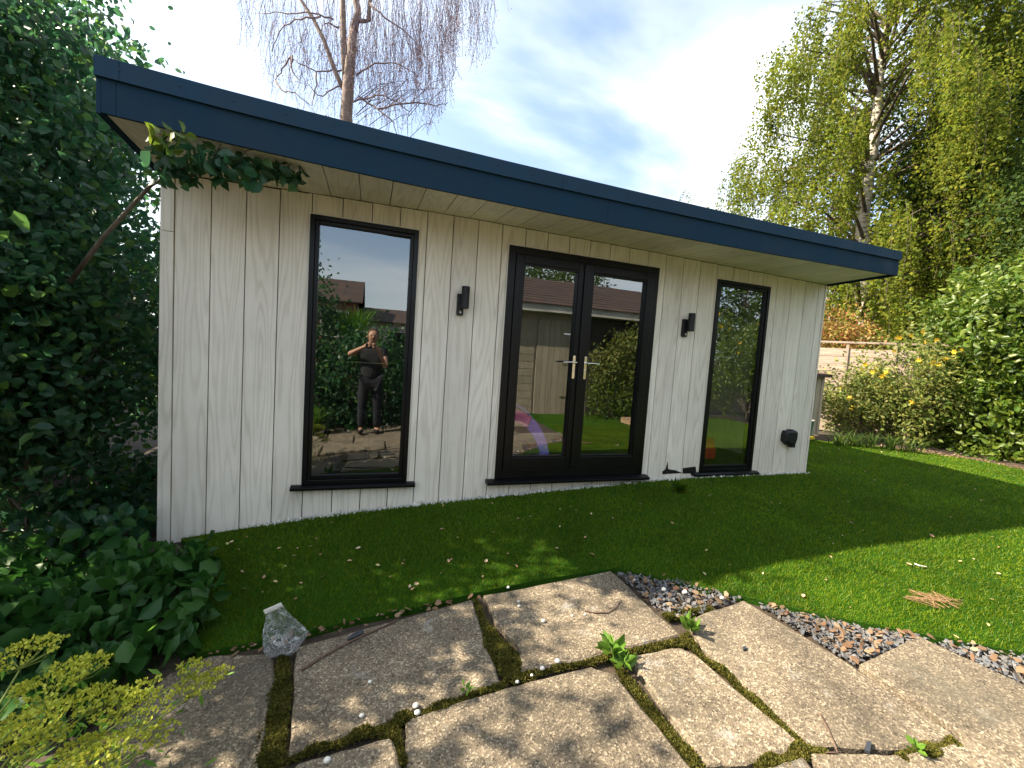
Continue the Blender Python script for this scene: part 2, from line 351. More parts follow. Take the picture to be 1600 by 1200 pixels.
# ---------------------------------------------------------------- leaf clouds
def leaf_cloud(name, P, size, mt, parent, axis=None, oval=False, droop=.3, width=.5, jitter=1.0):
    n = len(P); P = np.asarray(P); size = np.broadcast_to(np.asarray(size, float), (n,)) * rng.uniform(.7, 1.3, n)
    a = rng.normal(size=(n, 3)) * jitter; a[:, 2] -= droop
    if axis is not None: a += axis
    a /= np.linalg.norm(a, axis=1)[:, None] + 1e-9
    r = rng.normal(size=(n, 3)); r[:, 2] *= .4
    w_ = np.cross(a, r + np.array([0, 0, .01])); w_ = np.cross(a, np.cross(w_, a)); w_ /= np.linalg.norm(w_, axis=1)[:, None] + 1e-9
    nn = np.cross(a, w_); s1 = size[:, None]; hw = s1 * width * .5
    if oval:
        f = nn * s1 * .10
        V = np.stack([P, P + a * s1 * .3 + w_ * hw + f, P + a * s1 * .68 + w_ * hw * .8 + f * 1.1, P + a * s1 - nn * s1 * .08, P + a * s1 * .68 - w_ * hw * .8 + f * 1.1, P + a * s1 * .3 - w_ * hw + f], 1).reshape(-1, 3)
        i = np.arange(n)[:, None] * 6; F = np.concatenate([i + np.array([[0, 1, 2, 3]]), i + np.array([[0, 3, 4, 5]])], 0)
    else:
        V = np.stack([P, P + a * s1 * .5 + w_ * hw, P + a * s1, P + a * s1 * .5 - w_ * hw], 1).reshape(-1, 3)
        F = np.arange(n)[:, None] * 4 + np.array([[0, 1, 2, 3]])
    return npmesh(name, V, F, mt, parent)
def clumpy(c, rad, nclump, per, spread, shell=.5, zpow=1.0, lump=.25, cut=None):
    """clump centres through an uneven ellipsoid"""
    d = rng.normal(size=(nclump, 3)); d /= np.linalg.norm(d, axis=1)[:, None]
    ph = rng.uniform(0, 6.28, 6)
    lum = 1 + lump * (np.sin(3 * d[:, 0] + ph[0]) * np.sin(4 * d[:, 2] + ph[1]) + .7 * np.sin(5 * d[:, 1] + ph[2]) * np.sin(6 * d[:, 0] + ph[3]))
    r = (shell + (1 - shell) * rng.random(nclump)) * lum
    C = np.array(c) + d * r[:, None] * np.array(rad)
    if cut is not None: C = C[cut(C)]
    k = len(C); P = C[np.repeat(np.arange(k), per)] + rng.normal(size=(k * per, 3)) * np.array(spread)
    return C, P
def limbs(mb, base, top, C, r0, n=18, sides=6):
    base = np.array(base, float); top = np.array(top, float)
    pts = [base + (top - base) * t + np.array([math.sin(t * 7) * .06, math.cos(t * 5) * .06, 0]) * t * 2 for t in np.linspace(0, 1, 7)]
    mb.tube(pts, [r0 * (1 - .75 * t) for t in np.linspace(0, 1, 7)], sides + 2)
    idx = rng.choice(len(C), min(n, len(C)), replace=False)
    for i in idx:
        e = C[i]; t = np.clip((e[2] - base[2]) / (top[2] - base[2] + 1e-6) - .25, .12, .95) * rng.uniform(.8, 1)
        s = base + (top - base) * t; mid = (s + e) / 2 + np.array([0, 0, .12 * np.linalg.norm(e - s)]) + rng.normal(size=3) * .08
        r = r0 * (1 - .75 * t) * .5; mb.tube([s, (s + mid) / 2 + rng.normal(size=3) * .03, mid, (mid + e) / 2 + rng.normal(size=3) * .04, e], [r, r * .8, r * .6, r * .4, r * .2], 5, False)
def tree(name, label, cat, base, top, c, rad, ncl, per, spread, size, mt, r0=.12, oval=False, group=None, barkm=None, nl=18, shell=.45, cut=None, droop=.3, width=.55, lump=.25):
    t = thing(name, label, cat, base, group)
    C, P = clumpy(c, rad, ncl, per, spread, shell, cut=cut, lump=lump)
    mb = MB(); limbs(mb, base, top, C, r0, nl); mb.build('trunk', barkm or M_BARK, t, smooth=True)
    leaf_cloud('crown', P, size, mt, t, oval=oval, droop=droop, width=width)
    return t

# ---------------------------------------------------------------- GROUND
def sheet(name, poly, h, mt, step=.25, thick=0, parent=None, org=None):
    """polygon laid on the ground surface G, raised by h"""
    poly = [Vector(p[:2]) for p in poly]; n = len(poly)
    bp = []
    for i in range(n):
        a, b = poly[i], poly[(i + 1) % n]; k = max(1, int((b - a).length / step))
        for j in range(k): bp.append(a.lerp(b, j / k))
    xs = [p.x for p in bp]; ys = [p.y for p in bp]
    inn = [Vector((x, y)) for x in np.arange(min(xs) + step / 2, max(xs), step) for y in np.arange(min(ys) + step / 2, max(ys), step)]
    nb = len(bp)
    r = delaunay_2d_cdt(bp + inn, [], [list(range(nb))], 1, 1e-5)
    V = [(v.x, v.y, G(v.x, v.y) + h) for v in r[0]]; F = [tuple(f) for f in r[2]]
    if thick:
        mp_ = {}
        for k, orig in enumerate(r[3]):
            for o in orig:
                if o < nb: mp_[o] = k
        o0 = len(V)
        for i in range(nb):
            v = V[mp_[i]]; V.append((v[0], v[1], v[2] - thick))
        for i in range(nb):
            j = (i + 1) % nb
            if i in mp_ and j in mp_: F.append((mp_[i], o0 + i, o0 + j, mp_[j]))
    mb = MB(); mb.v = V; mb.f = F; return mb.build(name, mt, parent, org)
# wide ground sheet
xs = list(np.arange(-6, 12.01, .5)); xs = [-600, -120, -30, -12] + xs + [20, 40, 120, 600]
ys = [-600, -120, -40, -15, -8] + list(np.arange(-6, 1, .5)) + [2, 6, 15, 40, 120, 600]
gm = MB(); gm.v = [(x, y, G(x, y) - .045) for y in ys for x in xs]; W_ = len(xs)
gm.f = [(j * W_ + i, j * W_ + i + 1, (j + 1) * W_ + i + 1, (j + 1) * W_ + i) for j in range(len(ys) - 1) for i in range(W_ - 1)]
tag(gm.build('ground', M_SOIL), kind='structure')

LAWN = [(.10, -.05), (6.45, -.05), (6.47, 2.6), (9.05, 2.6), (9.2, 1.72), (9.8, 1.42), (10.3, 1.0), (10.62, .3), (10.6, -.5), (10.6, -5.6), (4.9, -5.6), (4.75, -3.6), (4.54, -2.55), (4.16, -2.31), (3.83, -2.09), (3.51, -1.82), (2.92, -1.345), (2.4, -1.33), (1.99, -1.345), (1.64, -1.38), (1.35, -1.375), (1.08, -1.40), (.63, -1.38), (.48, -.8), (.32, -.4)]
lawn = sheet('lawn', LAWN, .0, M_TURF, .2, .04); tag(lawn, kind='structure')
def inpoly(x, y, poly):
    c = np.zeros(len(x), bool); n = len(poly)
    for i in range(n):
        x0, y0 = poly[i][:2]; x1, y1 = poly[(i + 1) % n][:2]
        if y0 == y1: continue
        k = ((y0 > y) != (y1 > y)) & (x < (x1 - x0) * (y - y0) / (y1 - y0) + x0); c ^= k
    return c
def Gv(x, y): return np.interp(x, GX, GZ) + .055 * np.maximum(np.minimum(y, 0), -3)
# turf pile
def blades(name, poly, n, hgt, wid, mt, near=True, lean=.5, h0=0, label=None, cat=None, parent=None, dens=None):
    xs = [p[0] for p in poly]; ys = [p[1] for p in poly]
    x = rng.uniform(min(xs), max(xs), n); y = rng.uniform(min(ys), max(ys), n); k = inpoly(x, y, poly)
    if dens is not None: k &= rng.random(n) < dens(x, y)
    x = x[k]; y = y[k]; n = len(x); z = Gv(x, y) + h0
    a = rng.uniform(0, 6.28, n); h = hgt * rng.uniform(.6, 1.2, n); dd = np.hypot(x - CAM[0], y - CAM[1]); wv = wid * np.clip(dd / 2.5, .7, 3.2) if near else wid
    b = np.stack([x, y, z], 1); wd = np.stack([np.cos(a), np.sin(a), 0 * a], 1) * (wv * np.ones(n))[:, None] * .5
    t = b + np.stack([rng.normal(0, lean, n) * h, rng.normal(0, lean, n) * h, h], 1)
    V = np.stack([b - wd, b + wd, t], 1).reshape(-1, 3); F = np.arange(n)[:, None] * 3 + np.array([[0, 1, 2]])
    return npmesh(name, V, F, mt, parent)
def dn(x, y):
    d = np.hypot(x - CAM[0], y - CAM[1]); dd = np.clip((3.0 / d) ** 1.6, 0, 1)
    vis = (y > -4.0)
    return np.where(vis, dd, .12)
o = blades('turf_pile', LAWN, 1500000, .020, .0032, M_GRASS, dens=dn)
tag(o, 'short bright green blades of the artificial turf', 'grass', kind='stuff')

# ---------------------------------------------------------------- PATIO
patio = sheet('patio', [(-.3, -5.8), (4.6, -5.8), (4.7, -3.0), (4.9, -2.3), (3.4, -1.6), (2.9, -1.30), (.1, -1.36), (.0, -2.0), (-.3, -2.6)], -.036, M_SOIL, .3); tag(patio, kind='structure')
def slab(corners, th=.05, seed=0, h=.0):
    r = random.Random(seed)
    P = [np.array(c, float) for c in corners]; pts = []
    cen = sum(P) / len(P)
    for i in range(len(P)):
        a, b = P[i], P[(i + 1) % len(P)]; k = 7
        for j in range(k):
            q = a + (b - a) * j / k
            jit = .004
            q = q + (cen - q) / (np.linalg.norm(cen - q)) * r.uniform(-.004, .005); pts.append(q)
    mb = MB(); n = len(pts); tilt = (r.uniform(-.004, .004), r.uniform(-.004, .004))
    def Z(q): return G(q[0], q[1]) + h + tilt[0] * (q[0] - cen[0]) + tilt[1] * (q[1] - cen[1])
    inner = [q + (cen - q) / np.linalg.norm(cen - q) * .012 for q in pts]
    v = [(q[0], q[1], Z(q) - th) for q in pts] + [(q[0], q[1], Z(q) - .008) for q in pts] + [(q[0], q[1], Z(q)) for q in inner] + [(cen[0], cen[1], Z(cen))]
    f = []
    for i in range(n):
        j = (i + 1) % n; f += [(i, j, n + j, n + i), (n + i, n + j, 2 * n + j, 2 * n + i), (2 * n + i, 2 * n + j, 3 * n)]
    mb.add(v, f); return mb.build('paving_slab', M_SLAB, patio)
def gp(*px): return [ong(*p)[:2] for p in px]
SL = [gp((463, 1010), (738, 936), (752, 980), (762, 1010), (782, 1066), (452, 1178)),
      gp((756, 929), (955, 891), (1064, 992), (975, 1012), (815, 1052), (812, 1010), (775, 972)),
      gp((1074, 966), (1161, 937), (1328, 1036), (1496, 1152), (1408, 1168), (1262, 1165), (1095, 1010)),
      gp((982, 1024), (1060, 1010), (1084, 1020), (1252, 1160), (1235, 1172), (1190, 1190), (1105, 1196)),
      gp((635, 1124), (790, 1072), (925, 1040), (962, 1052), (1092, 1212), (1150, 1290), (660, 1420), (632, 1200)),
      gp((1342, 1036), (1433, 991), (1600, 1068), (1760, 1170), (1620, 1235), (1508, 1150)),
      gp((265, 1050), (330, 1022), (425, 1020), (432, 1060), (415, 1140), (400, 1230), (180, 1300), (180, 1130)),
      gp((468, 1190), (612, 1150), (626, 1195), (650, 1420), (420, 1460), (428, 1230)),
      gp((1265, 1175), (1405, 1176), (1490, 1162), (1610, 1245), (1700, 1330), (1420, 1400)),
      gp((1112, 1205), (1200, 1196), (1256, 1180), (1410, 1405), (1180, 1440)),
      gp((1506, 1156), (1615, 1242), (1720, 1330), (1900, 1260), (1768, 1176), (1630, 1240))[:0]]
k = 0
for s_ in SL:
    if len(s_) > 2: slab(s_, seed=k); k += 1
for j, y1 in enumerate((-2.74, -3.36, -3.98, -4.60, -5.22)):      # the patio goes on behind the camera
    for i in range(5 if j % 2 == 0 else 4):
        x0 = -.2 + .92 * i + (.45 if j % 2 else 0); slab([(x0, y1 - .60), (x0 + .9, y1 - .60), (x0 + .9, y1), (x0, y1)], seed=50 + k); k += 1
for x0 in (4.0, ): slab([(x0, -3.3), (x0 + .85, -3.3), (x0 + .7, -2.72), (x0 + .1, -2.72)], seed=91)

def strip(px, widths):
    P = [np.array(ong(*p)[:2]) for p in px]; out = []; back = []
    for i, p in enumerate(P):
        d = P[min(i + 1, len(P) - 1)] - P[max(i - 1, 0)]; d /= np.linalg.norm(d); nrm = np.array([-d[1], d[0]])
        ww = widths[i] * .40; out.append(p + nrm * ww); back.append(p - nrm * ww)
    return out + back[::-1]
MOSS = [([(445, 1015), (437, 1080), (428, 1130), (415, 1200)], [.035, .10, .11, .12]),
        ([(742, 933), (756, 970), (772, 1005), (796, 1030), (800, 1060)], [.02, .04, .13, .16, .07]),
        ([(448, 1182), (530, 1155), (600, 1130), (700, 1098), (790, 1065)], [.02, .03, .06, .045, .03]),
        ([(605, 1135), (622, 1155), (632, 1195)], [.07, .03, .015]),
        ([(800, 1060), (860, 1042), (920, 1032), (975, 1018), (1065, 1000), (1075, 985)], [.05, .02, .02, .035, .045, .02]),
        ([(962, 1035), (985, 1065), (1030, 1125), (1095, 1200), (1130, 1250)], [.03, .045, .05, .05, .05]),
        ([(1075, 1000), (1095, 1020), (1150, 1062), (1200, 1110), (1255, 1162)], [.05, .03, .04, .045, .03]),
        ([(1190, 1200), (1225, 1180), (1260, 1168), (1290, 1172)], [.06, .06, .05, .02]),
        ([(1040, 962), (1070, 955), (1110, 948)], [.05, .05, .03]),
        ([(1408, 1182), (1450, 1172), (1492, 1158)], [.03, .06, .04])]
for px, wd in MOSS:
    poly = strip(px, wd)
    o = blades('moss', poly, int(90000 * .12 * (max(p[0] for p in poly) - min(p[0] for p in poly)) * (max(p[1] for p in poly) - min(p[1] for p in poly)) * 9 + 1500), .016, .006, M_MOSS, lean=.9, h0=-.018, near=False)
    xs_m = np.array([p[0] for p in poly]); ys_m = np.array([p[1] for p in poly]); q_ = rng.uniform(0, 1, (26000, 2)); X_ = xs_m.min() + q_[:, 0] * np.ptp(xs_m); Y_ = ys_m.min() + q_[:, 1] * np.ptp(ys_m); kk = inpoly(X_, Y_, poly); X_ = X_[kk]; Y_ = Y_[kk]
    o2 = leaf_cloud('moss', np.stack([X_, Y_, Gv(X_, Y_) - .016 + .012 * np.sin(X_ * 40) * np.sin(Y_ * 35) + rng.uniform(0, .010, len(X_))], 1), .011, M_MOSS, None, droop=-.5, width=.7); tag(o2, 'olive green moss grown into the joint between the slabs', 'moss', 'moss in the paving joints', 'stuff')
    tag(o, 'olive green moss grown into the joint between the slabs', 'moss', 'moss in the paving joints', 'stuff')

# slate chippings
def chips(name, polys, n, smin, smax, mt, flat=.35, h=0, zj=.01):
    V = []; F = []; allx = []
    for poly, cnt in zip(polys, n):
        xs = [p[0] for p in poly]; ys = [p[1] for p in poly]; c = 0
        while c < cnt:
            x = rng.uniform(min(xs), max(xs)); y = rng.uniform(min(ys), max(ys))
            if not inpoly(np.array([x]), np.array([y]), poly)[0]: continue
            c += 1; s = rng.uniform(smin, smax); a = rng.uniform(0, 6.28); kx = rng.uniform(.4, .9); tx, ty = rng.normal(0, .35, 2)
            b = len(V); z = G(x, y) + h + rng.uniform(0, zj); m_ = 5
            for t in (0, 1):
                for j in range(m_):
                    q = a + 6.28 * j / m_ + .3 * math.sin(j * 3 + a); dx = math.cos(q) * s * .5; dy = math.sin(q) * s * .5 * kx
                    ca, sa = math.cos(a * 2), math.sin(a * 2); X = dx * ca - dy * sa; Y = dx * sa + dy * ca
                    sh = 1 - .2 * t; V.append((x + X * sh, y + Y * sh, z + t * s * flat + X * tx + Y * ty))
            F += [tuple(b + m_ + j for j in range(m_))] + [(b + j, b + (j + 1) % m_, b + m_ + (j + 1) % m_, b + m_ + j) for j in range(m_)]
    mb = MB(); mb.v = V; mb.f = F; return mb.build(name, mt)
P1 = gp((966, 893), (1066, 905), (1158, 933), (1070, 965), (1040, 960)); P2 = gp((1186, 941), (1300, 968), (1437, 992), (1334, 1034))
P3 = gp((1440, 992), (1600, 1020), (1750, 1050), (1800, 1150), (1600, 1066))
tag(chips('slate_chippings', [P1, P2, P3], [600, 900, 600], .012, .034, M_SLATE, .18, -.02, .02), 'grey slate chippings filling the gap between slabs and turf', 'chippings', kind='stuff')
tag(chips('leaf_litter', [P1, P2, P3, [(.62, -1.47), (2.0, -1.42), (2.0, -1.37), (.62, -1.40)], [(9.3, 1.75), (10.75, .9), (10.95, -.4), (10.55, -.6), (10.5, .3), (9.8, 1.35)]], [60, 110, 90, 60, 420], .015, .05, M_DRY, .06, .0, .015), 'small dry brown leaf litter along the turf edge', 'leaf litter', kind='stuff')
wb = [(.5, -.075), (6.4, -.075), (6.4, -.012), (.5, -.012)]
tag(chips('gravel', [wb], [1150], .010, .024, M_PEB, .6, -.01, .015), 'white gravel along the foot of the cladding', 'gravel', kind='stuff')

# ---------------------------------------------------------------- GARDEN ROOM
XL, XR = -.061, 6.402
room = thing('garden_room', 'long garden room with pale wood grain cladding and dark blue flat roof edge', 'garden room', (3.17, 0, -.2))
ZS = 2.25
W1 = (.875, 1.685, 0, 2.10); DR = (2.468, 4.05, 0, 2.10); W2 = (4.793, 5.541, 0, 2.085)
OPEN = [W1, DR, W2]
def zw(x): return float(np.interp(x, [-.06, .85, 1.77, 2.2, 4.2, 6.4], [2.228, 2.256, 2.271, 2.273, 2.25, 2.213]))
BW = .2167; B0 = .017
edges = [B0 + BW * i for i in range(0, 30)]; edges = [e for e in edges if e < XR - .05] + [XR]
gap = .0035
def board(x0, x1):
    mb = MB(); pieces = [(x0 + gap, x1 - gap, G((x0 + x1) / 2, 0) - .12, None)]
    cuts = sorted({x0 + gap, x1 - gap} | {e for o in OPEN for e in (o[0] - .014, o[1] + .014) if x0 + gap < e < x1 - gap})
    for a, b in zip(cuts[:-1], cuts[1:]):
        mid = (a + b) / 2; op = [o for o in OPEN if o[0] - .014 < mid < o[1] + .014]
        zb = G(mid, 0) - .12; zt = min(zw(a), zw(b)) - .004
        spans = [(zb, zt)] if not op else [(zb, op[0][2] - .03), (op[0][3] + .014, zt)]
        for s0, s1 in spans:
            if s1 > s0: mb.box((a, 0, s0), (b, .022, s1))
    return mb.build('cladding_board', M_CLAD, room)
for a, b in zip(edges[:-1], edges[1:]): board(a, b)
# corner trims
mb = MB(); mb.box((XL, -.012, -.50), (B0 - .002, .022, 1.83)); mb.build('corner_trim', M_CLAD, room)
mb = MB(); mb.box((XL, -.012, 1.834), (B0 - .002, .022, 2.222)); mb.build('corner_trim', M_CLAD, room)
mb = MB(); mb.box((XR + .001, -.008, -.30), (XR + .02, .03, 2.205)); mb.build('corner_trim', M_CLAD, room)
# core walls
DEPTH = 2.95
mb = MB()
xs_ = [XL + .01, W1[0], W1[1], DR[0], DR[1], W2[0], W2[1], XR - .002]
for i in (0, 2, 4, 6): mb.box((xs_[i], .024, -.5), (xs_[i + 1], .14, 2.30))
for o in OPEN: mb.box((o[0], .024, o[3]), (o[1], .14, 2.30)); mb.box((o[0], .024, -.5), (o[1], .14, o[2]))
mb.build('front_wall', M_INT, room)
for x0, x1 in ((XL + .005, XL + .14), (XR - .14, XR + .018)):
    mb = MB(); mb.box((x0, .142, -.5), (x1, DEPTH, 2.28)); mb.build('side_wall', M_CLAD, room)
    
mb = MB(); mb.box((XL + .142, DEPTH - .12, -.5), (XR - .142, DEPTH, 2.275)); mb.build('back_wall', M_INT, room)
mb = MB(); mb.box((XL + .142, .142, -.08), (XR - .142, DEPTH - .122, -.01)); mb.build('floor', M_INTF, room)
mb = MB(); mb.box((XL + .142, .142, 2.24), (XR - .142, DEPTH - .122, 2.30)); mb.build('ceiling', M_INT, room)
# soffit boards (front to back)
YF = -.70
def zf(x): return float(np.interp(x, [-.06, .6, 1.4, 2.25, 3.2, 4.6, 6.4], [2.268, 2.232, 2.205, 2.19, 2.186, 2.192, 2.212]))     # bottom of the fascia as it sags
def zt(x): return float(np.interp(x, [-.06, .6, 1.4, 2.25, 3.2, 4.6, 6.4], [2.545, 2.512, 2.488, 2.472, 2.462, 2.453, 2.452]))
se = [XL - .01 + .2167 * i for i in range(31)]; se = [e for e in se if e < XR - .04] + [XR]
for a, b in zip(se[:-1], se[1:]):
    mb = MB(); a_ = a + .003; b_ = b - .003
    za, zb_ = zw(a_) - .0, zw(b_); fa, fb = zf(a_) + .018, zf(b_) + .018
    mb.add([(a_, YF + .022, fa), (b_, YF + .022, fb), (b_, .0, zb_), (a_, .0, za), (a_, YF + .022, fa + .02), (b_, YF + .022, fb + .02), (b_, .0, zb_ + .02), (a_, .0, za + .02)],
           [(0, 3, 2, 1), (4, 5, 6, 7), (0, 1, 5, 4), (1, 2, 6, 5), (2, 3, 7, 6), (3, 0, 4, 7)])
    mb.build('soffit_board', M_SOFF, room)
# fascia, in lengths with a joint; capping above it 14 mm proud
def fband(name, x0, x1, lo, hi, y0, y1, mt, n=8):
    X = np.linspace(x0, x1, n + 1); v = []
    for x in X:
        v += [(x, y0, lo(x)), (x, y1, lo(x)), (x, y1, hi(x)), (x, y0, hi(x))]
    f = [(0, 1, 2, 3), (4 * n + 3, 4 * n + 2, 4 * n + 1, 4 * n)]
    for i in range(n):
        for j in range(4): f.append((4 * i + j, 4 * i + 4 + j, 4 * i + 4 + (j + 1) % 4, 4 * i + (j + 1) % 4))
    mb = MB(); mb.add(v, f); return mb.build(name, mt, room)
mid_ = lambda x: zf(x) + (zt(x) - zf(x)) * .635
FX0, FX1 = XL + .005, XR + .012
fj = [FX0, FX0 + .055, 3.02, 3.2, FX1 - .045, FX1]
fj = [FX0, FX0 + .065, 3.02, FX1 - .04, FX1]
for a, b in zip(fj[:-1], fj[1:]): fband('fascia_board', a + .0012, b - .0012, zf, lambda x: mid_(x) + .01, YF, YF + .02, M_FASC, 6)
cj = [FX0 - .022, FX0 + .085, 2.62, 3.98, FX1 - .10, FX1 + .022]
for a, b in zip(cj[:-1], cj[1:]): fband('roof_capping', a + .0012, b - .0012, mid_, zt, YF - .018, YF + .07, M_CAP, 6)
# side fascias: run back along the ends of the roof
def side(x0, x1, za, zb2, ta, tb, name, mt, y0=YF, y1=DEPTH + .1):
    mb = MB(); v = []
    for y, lo, hi in ((y0, za, ta), (0, (za + zb2) / 2 if False else zb2, tb), (y1, zb2 - .12, tb - .12)):
        v += [(x0, y, lo), (x1, y, lo), (x1, y, hi), (x0, y, hi)]
    f = [(0, 1, 2, 3), (11, 10, 9, 8)]
    for i in range(2):
        for j in range(4): f.append((4 * i + j, 4 * i + 4 + j, 4 * i + 4 + (j + 1) % 4, 4 * i + (j + 1) % 4))
    mb.add(v, f); return mb.build(name, mt, room)
side(FX0 - .02, FX0 - .001, 2.262, 2.195, 2.45, 2.42, 'fascia_board', M_FASC, YF + .001)
side(FX0 - .022, FX0 + .06, 2.452, 2.422, 2.543, 2.50, 'roof_capping', M_CAP, YF + .072)
side(FX1 + .001, FX1 + .02, 2.208, 2.195, 2.36, 2.34, 'fascia_board', M_FASC, YF + .001)
side(FX1 - .06, FX1 + .022, 2.362, 2.342, 2.450, 2.42, 'roof_capping', M_CAP, YF + .072)
mb = MB(); mb.add([(FX0 + .06, YF + .07, 2.44), (FX1 - .06, YF + .07, 2.40), (FX1 - .06, DEPTH + .1, 2.28), (FX0 + .06, DEPTH + .1, 2.30),
                   (FX0 + .06, YF + .07, 2.42), (FX1 - .06, YF + .07, 2.38), (FX1 - .06, DEPTH + .1, 2.26), (FX0 + .06, DEPTH + .1, 2.28)],
                  [(0, 1, 2, 3), (7, 6, 5, 4), (0, 4, 5, 1), (1, 5, 6, 2), (2, 6, 7, 3), (3, 7, 4, 0)]); mb.build('roof', M_ROOF, room)
# screws in the capping
def screw_mesh():
    mb = MB(); n = 8
    v = [(.0055 * math.cos(6.283 * j / n), 0, .0055 * math.sin(6.283 * j / n)) for j in range(n)] + [(.004 * math.cos(6.283 * j / n), -.003, .004 * math.sin(6.283 * j / n)) for j in range(n)]
    mb.add(v, [tuple(range(n, 2 * n))] + [(j, (j + 1) % n, n + (j + 1) % n, n + j) for j in range(n)]); me = bpy.data.meshes.new('screw'); me.from_pydata(mb.v, [], mb.f); me.materials.append(M_SCREW); return me
sm = screw_mesh()
for x in np.arange(.03, 6.4, .262):
    o = bpy.data.objects.new('screw', sm); COL.objects.link(o); o.parent = room; o.location = (x - 3.17, YF - .018, mid_(x) * .45 + zt(x) * .55 + .2); ORG[o.name] = np.zeros(3)

# windows ----------------------------------------------------------
def window(x0, x1, z0, z1, fr=.065, frb=.07, sill=(0, 0), label=None):
    mb = MB(); mb.frame(x0, x1, z0, z1, fr * .55, -.020, .07)
    w_ = mb.build('window', M_BLK, room, bevel=.004)
    if label: w_['label'] = label
    mb = MB(); mb.frame(x0 + fr * .55, x1 - fr * .55, z0 + fr * .55, z1 - fr * .55, fr * .45, -.008, .06, frb * .45 + .006); mb.build('sash', M_BLK, w_, bevel=.004)
    mb = MB(); mb.box((x0 + fr - .005, .012, z0 + fr - .003), (x1 - fr + .005, .018, z1 - fr + .005)); mb.build('pane', M_GLASS, w_)
    mb = MB(); t = .012
    mb.box((x0 - t, -.008, z0 - .0), (x0 - .001, .021, z1 + t)); mb.box((x1 + .001, -.008, z0), (x1 + t, .021, z1 + t)); mb.box((x0 - .001, -.008, z1 + .001), (x1 + .001, .021, z1 + t)); mb.build('trim', M_TRIM, w_)
    mb = MB(); mb.prism([(-.062, -.036), (.02, -.036), (.02, -.001), (-.03, -.001), (-.062, -.014)], 'x', sill[0], sill[1]); mb.build('sill', M_BLK, w_, bevel=.003)
    return w_
window(*W1, .066, .07, (.80, 1.755), 'tall fixed window left of the doors')
w2 = window(*W2, .066, .07, (4.70, 5.615), 'narrow tall window right of the doors')
# drain slots under window 1
x0, x1, z0, z1 = DR
mb = MB(); mb.frame(x0, x1, z0, z1, .065, -.022, .07, .085); fd = mb.build('french_doors', M_BLK, room, bevel=.004)
for a, b in ((x0 + .067, 3.232), (3.236, x1 - .067)):
    mb = MB(); mb.frame(a, b, z0 + .088, z1 - .067, .075, -.034, .045, .11, .075); mb.build('door_leaf', M_BLK, fd, bevel=.005)
for a, b in ((x0 + .067, 3.232), (3.236, x1 - .067)):
    mb = MB(); mb.frame(a + .0755, b - .0755, z0 + .1985, z1 - .1425, .012, -.024, .03); mb.build('glazing_bead', M_BLK, fd)
    mb = MB(); mb.box((a + .08, .004, z0 + .20), (b - .08, .010, z1 - .148)); mb.build('pane', M_GLASS, fd)
mb = MB(); mb.box((3.208, -.052, z0 + .095), (3.256, -.0345, z1 - .075)); mb.build('meeting_rail', M_BLK, fd, bevel=.006)
t = .012; mb = MB(); mb.box((x0 - t, -.008, z0), (x0 - .001, .021, z1 + t)); mb.box((x1 + .001, -.008, z0), (x1 + t, .021, z1 + t)); mb.box((x0 - .001, -.008, z1 + .001), (x1 + .001, .021, z1 + t)); mb.build('trim', M_TRIM, fd)
mb = MB(); mb.prism([(-.085, -.040), (.02, -.040), (.02, -.001), (-.04, -.001), (-.085, -.016)], 'x', 2.385, 4.105); mb.build('sill', M_BLK, fd, bevel=.003)
for hx, sgn in ((3.168, -1), (3.290, 1)):
    mb = MB(); n = 14; poly = [(hx + .015 * math.cos(a) , (1.155 if math.sin(a) > 0 else .965) + .015 * math.sin(a)) for a in np.linspace(0, 2 * math.pi, n, endpoint=False)]
    mb.prism(poly, 'y', -.042, -.0345)
    mb.tube([(hx, -.04, 1.105), (hx, -.085, 1.105)], .009, 10)
    mb.tube([(hx - sgn * .006, -.085, 1.105), (hx + sgn * .05, -.088, 1.107), (hx + sgn * .13, -.080, 1.103)], [.010, .009, .007], 10)
    mb.tube([(hx, -.043, 1.035), (hx, -.049, 1.035)], .008, 10)
    mb.build('handle', M_CHROME, fd, smooth=False, bevel=.0015)

# black membrane showing where the cladding is broken at the foot
mb = MB()
def scrap(px, y=-.004):
    P = [onY(*q, y) for q in px]; n = len(P)
    mb.add([(p[0], y, p[2]) for p in P] + [(p[0], y + .003, p[2]) for p in P], [tuple(range(n)), tuple(range(2 * n - 1, n - 1, -1))] + [(i, i + n, (i + 1) % n + n, (i + 1) % n) for i in range(n)])
scrap([(1035, 741), (1035, 737), (1040, 733), (1043.5, 721), (1044, 732.5), (1048, 734), (1054, 734.5), (1066.5, 739)])
scrap([(1067, 740), (1067, 731.5), (1075, 730.5), (1087, 729), (1088, 739.5)])
mb.build('damp_membrane', M_BLK2, room)

# wall lights and vent ----------------------------------------------
def wall_light(x, z, label):
    t = thing('wall_light', label, 'wall light', (x, -.001, z), 'pair of black outdoor wall lights')
    mb = MB(); mb.prism([(x - .028, z - .20), (x - .022, z - .212), (x + .022, z - .212), (x + .028, z - .20), (x + .028, z - .03), (x - .028, z - .03)], 'y', -.035, -.001); mb.build('back_plate', M_BLK2, t, bevel=.003)
    mb = MB(); mb.tube([(x + .03, -.075, z - .155), (x + .03, -.075, z + .03)], .034, 24); mb.build('cylinder_shade', M_BLK2, t, smooth=False, bevel=.003)
    mb = MB(); mb.tube([(x + .03, -.04, z - .075), (x + .01, -.03, z - .075)], .014, 10); mb.build('arm', M_BLK2, t)
    mb = MB(); n = 10; pts = [(x, -.036 - .008 * math.sin(a), z - .185 - .010 * math.cos(a)) for a in np.linspace(0, math.pi, 5)]
    mb.tube(pts, [.002, .007, .010, .007, .002], 10); mb.build('sensor_dome', M_WHITE, t, smooth=True)
    return t
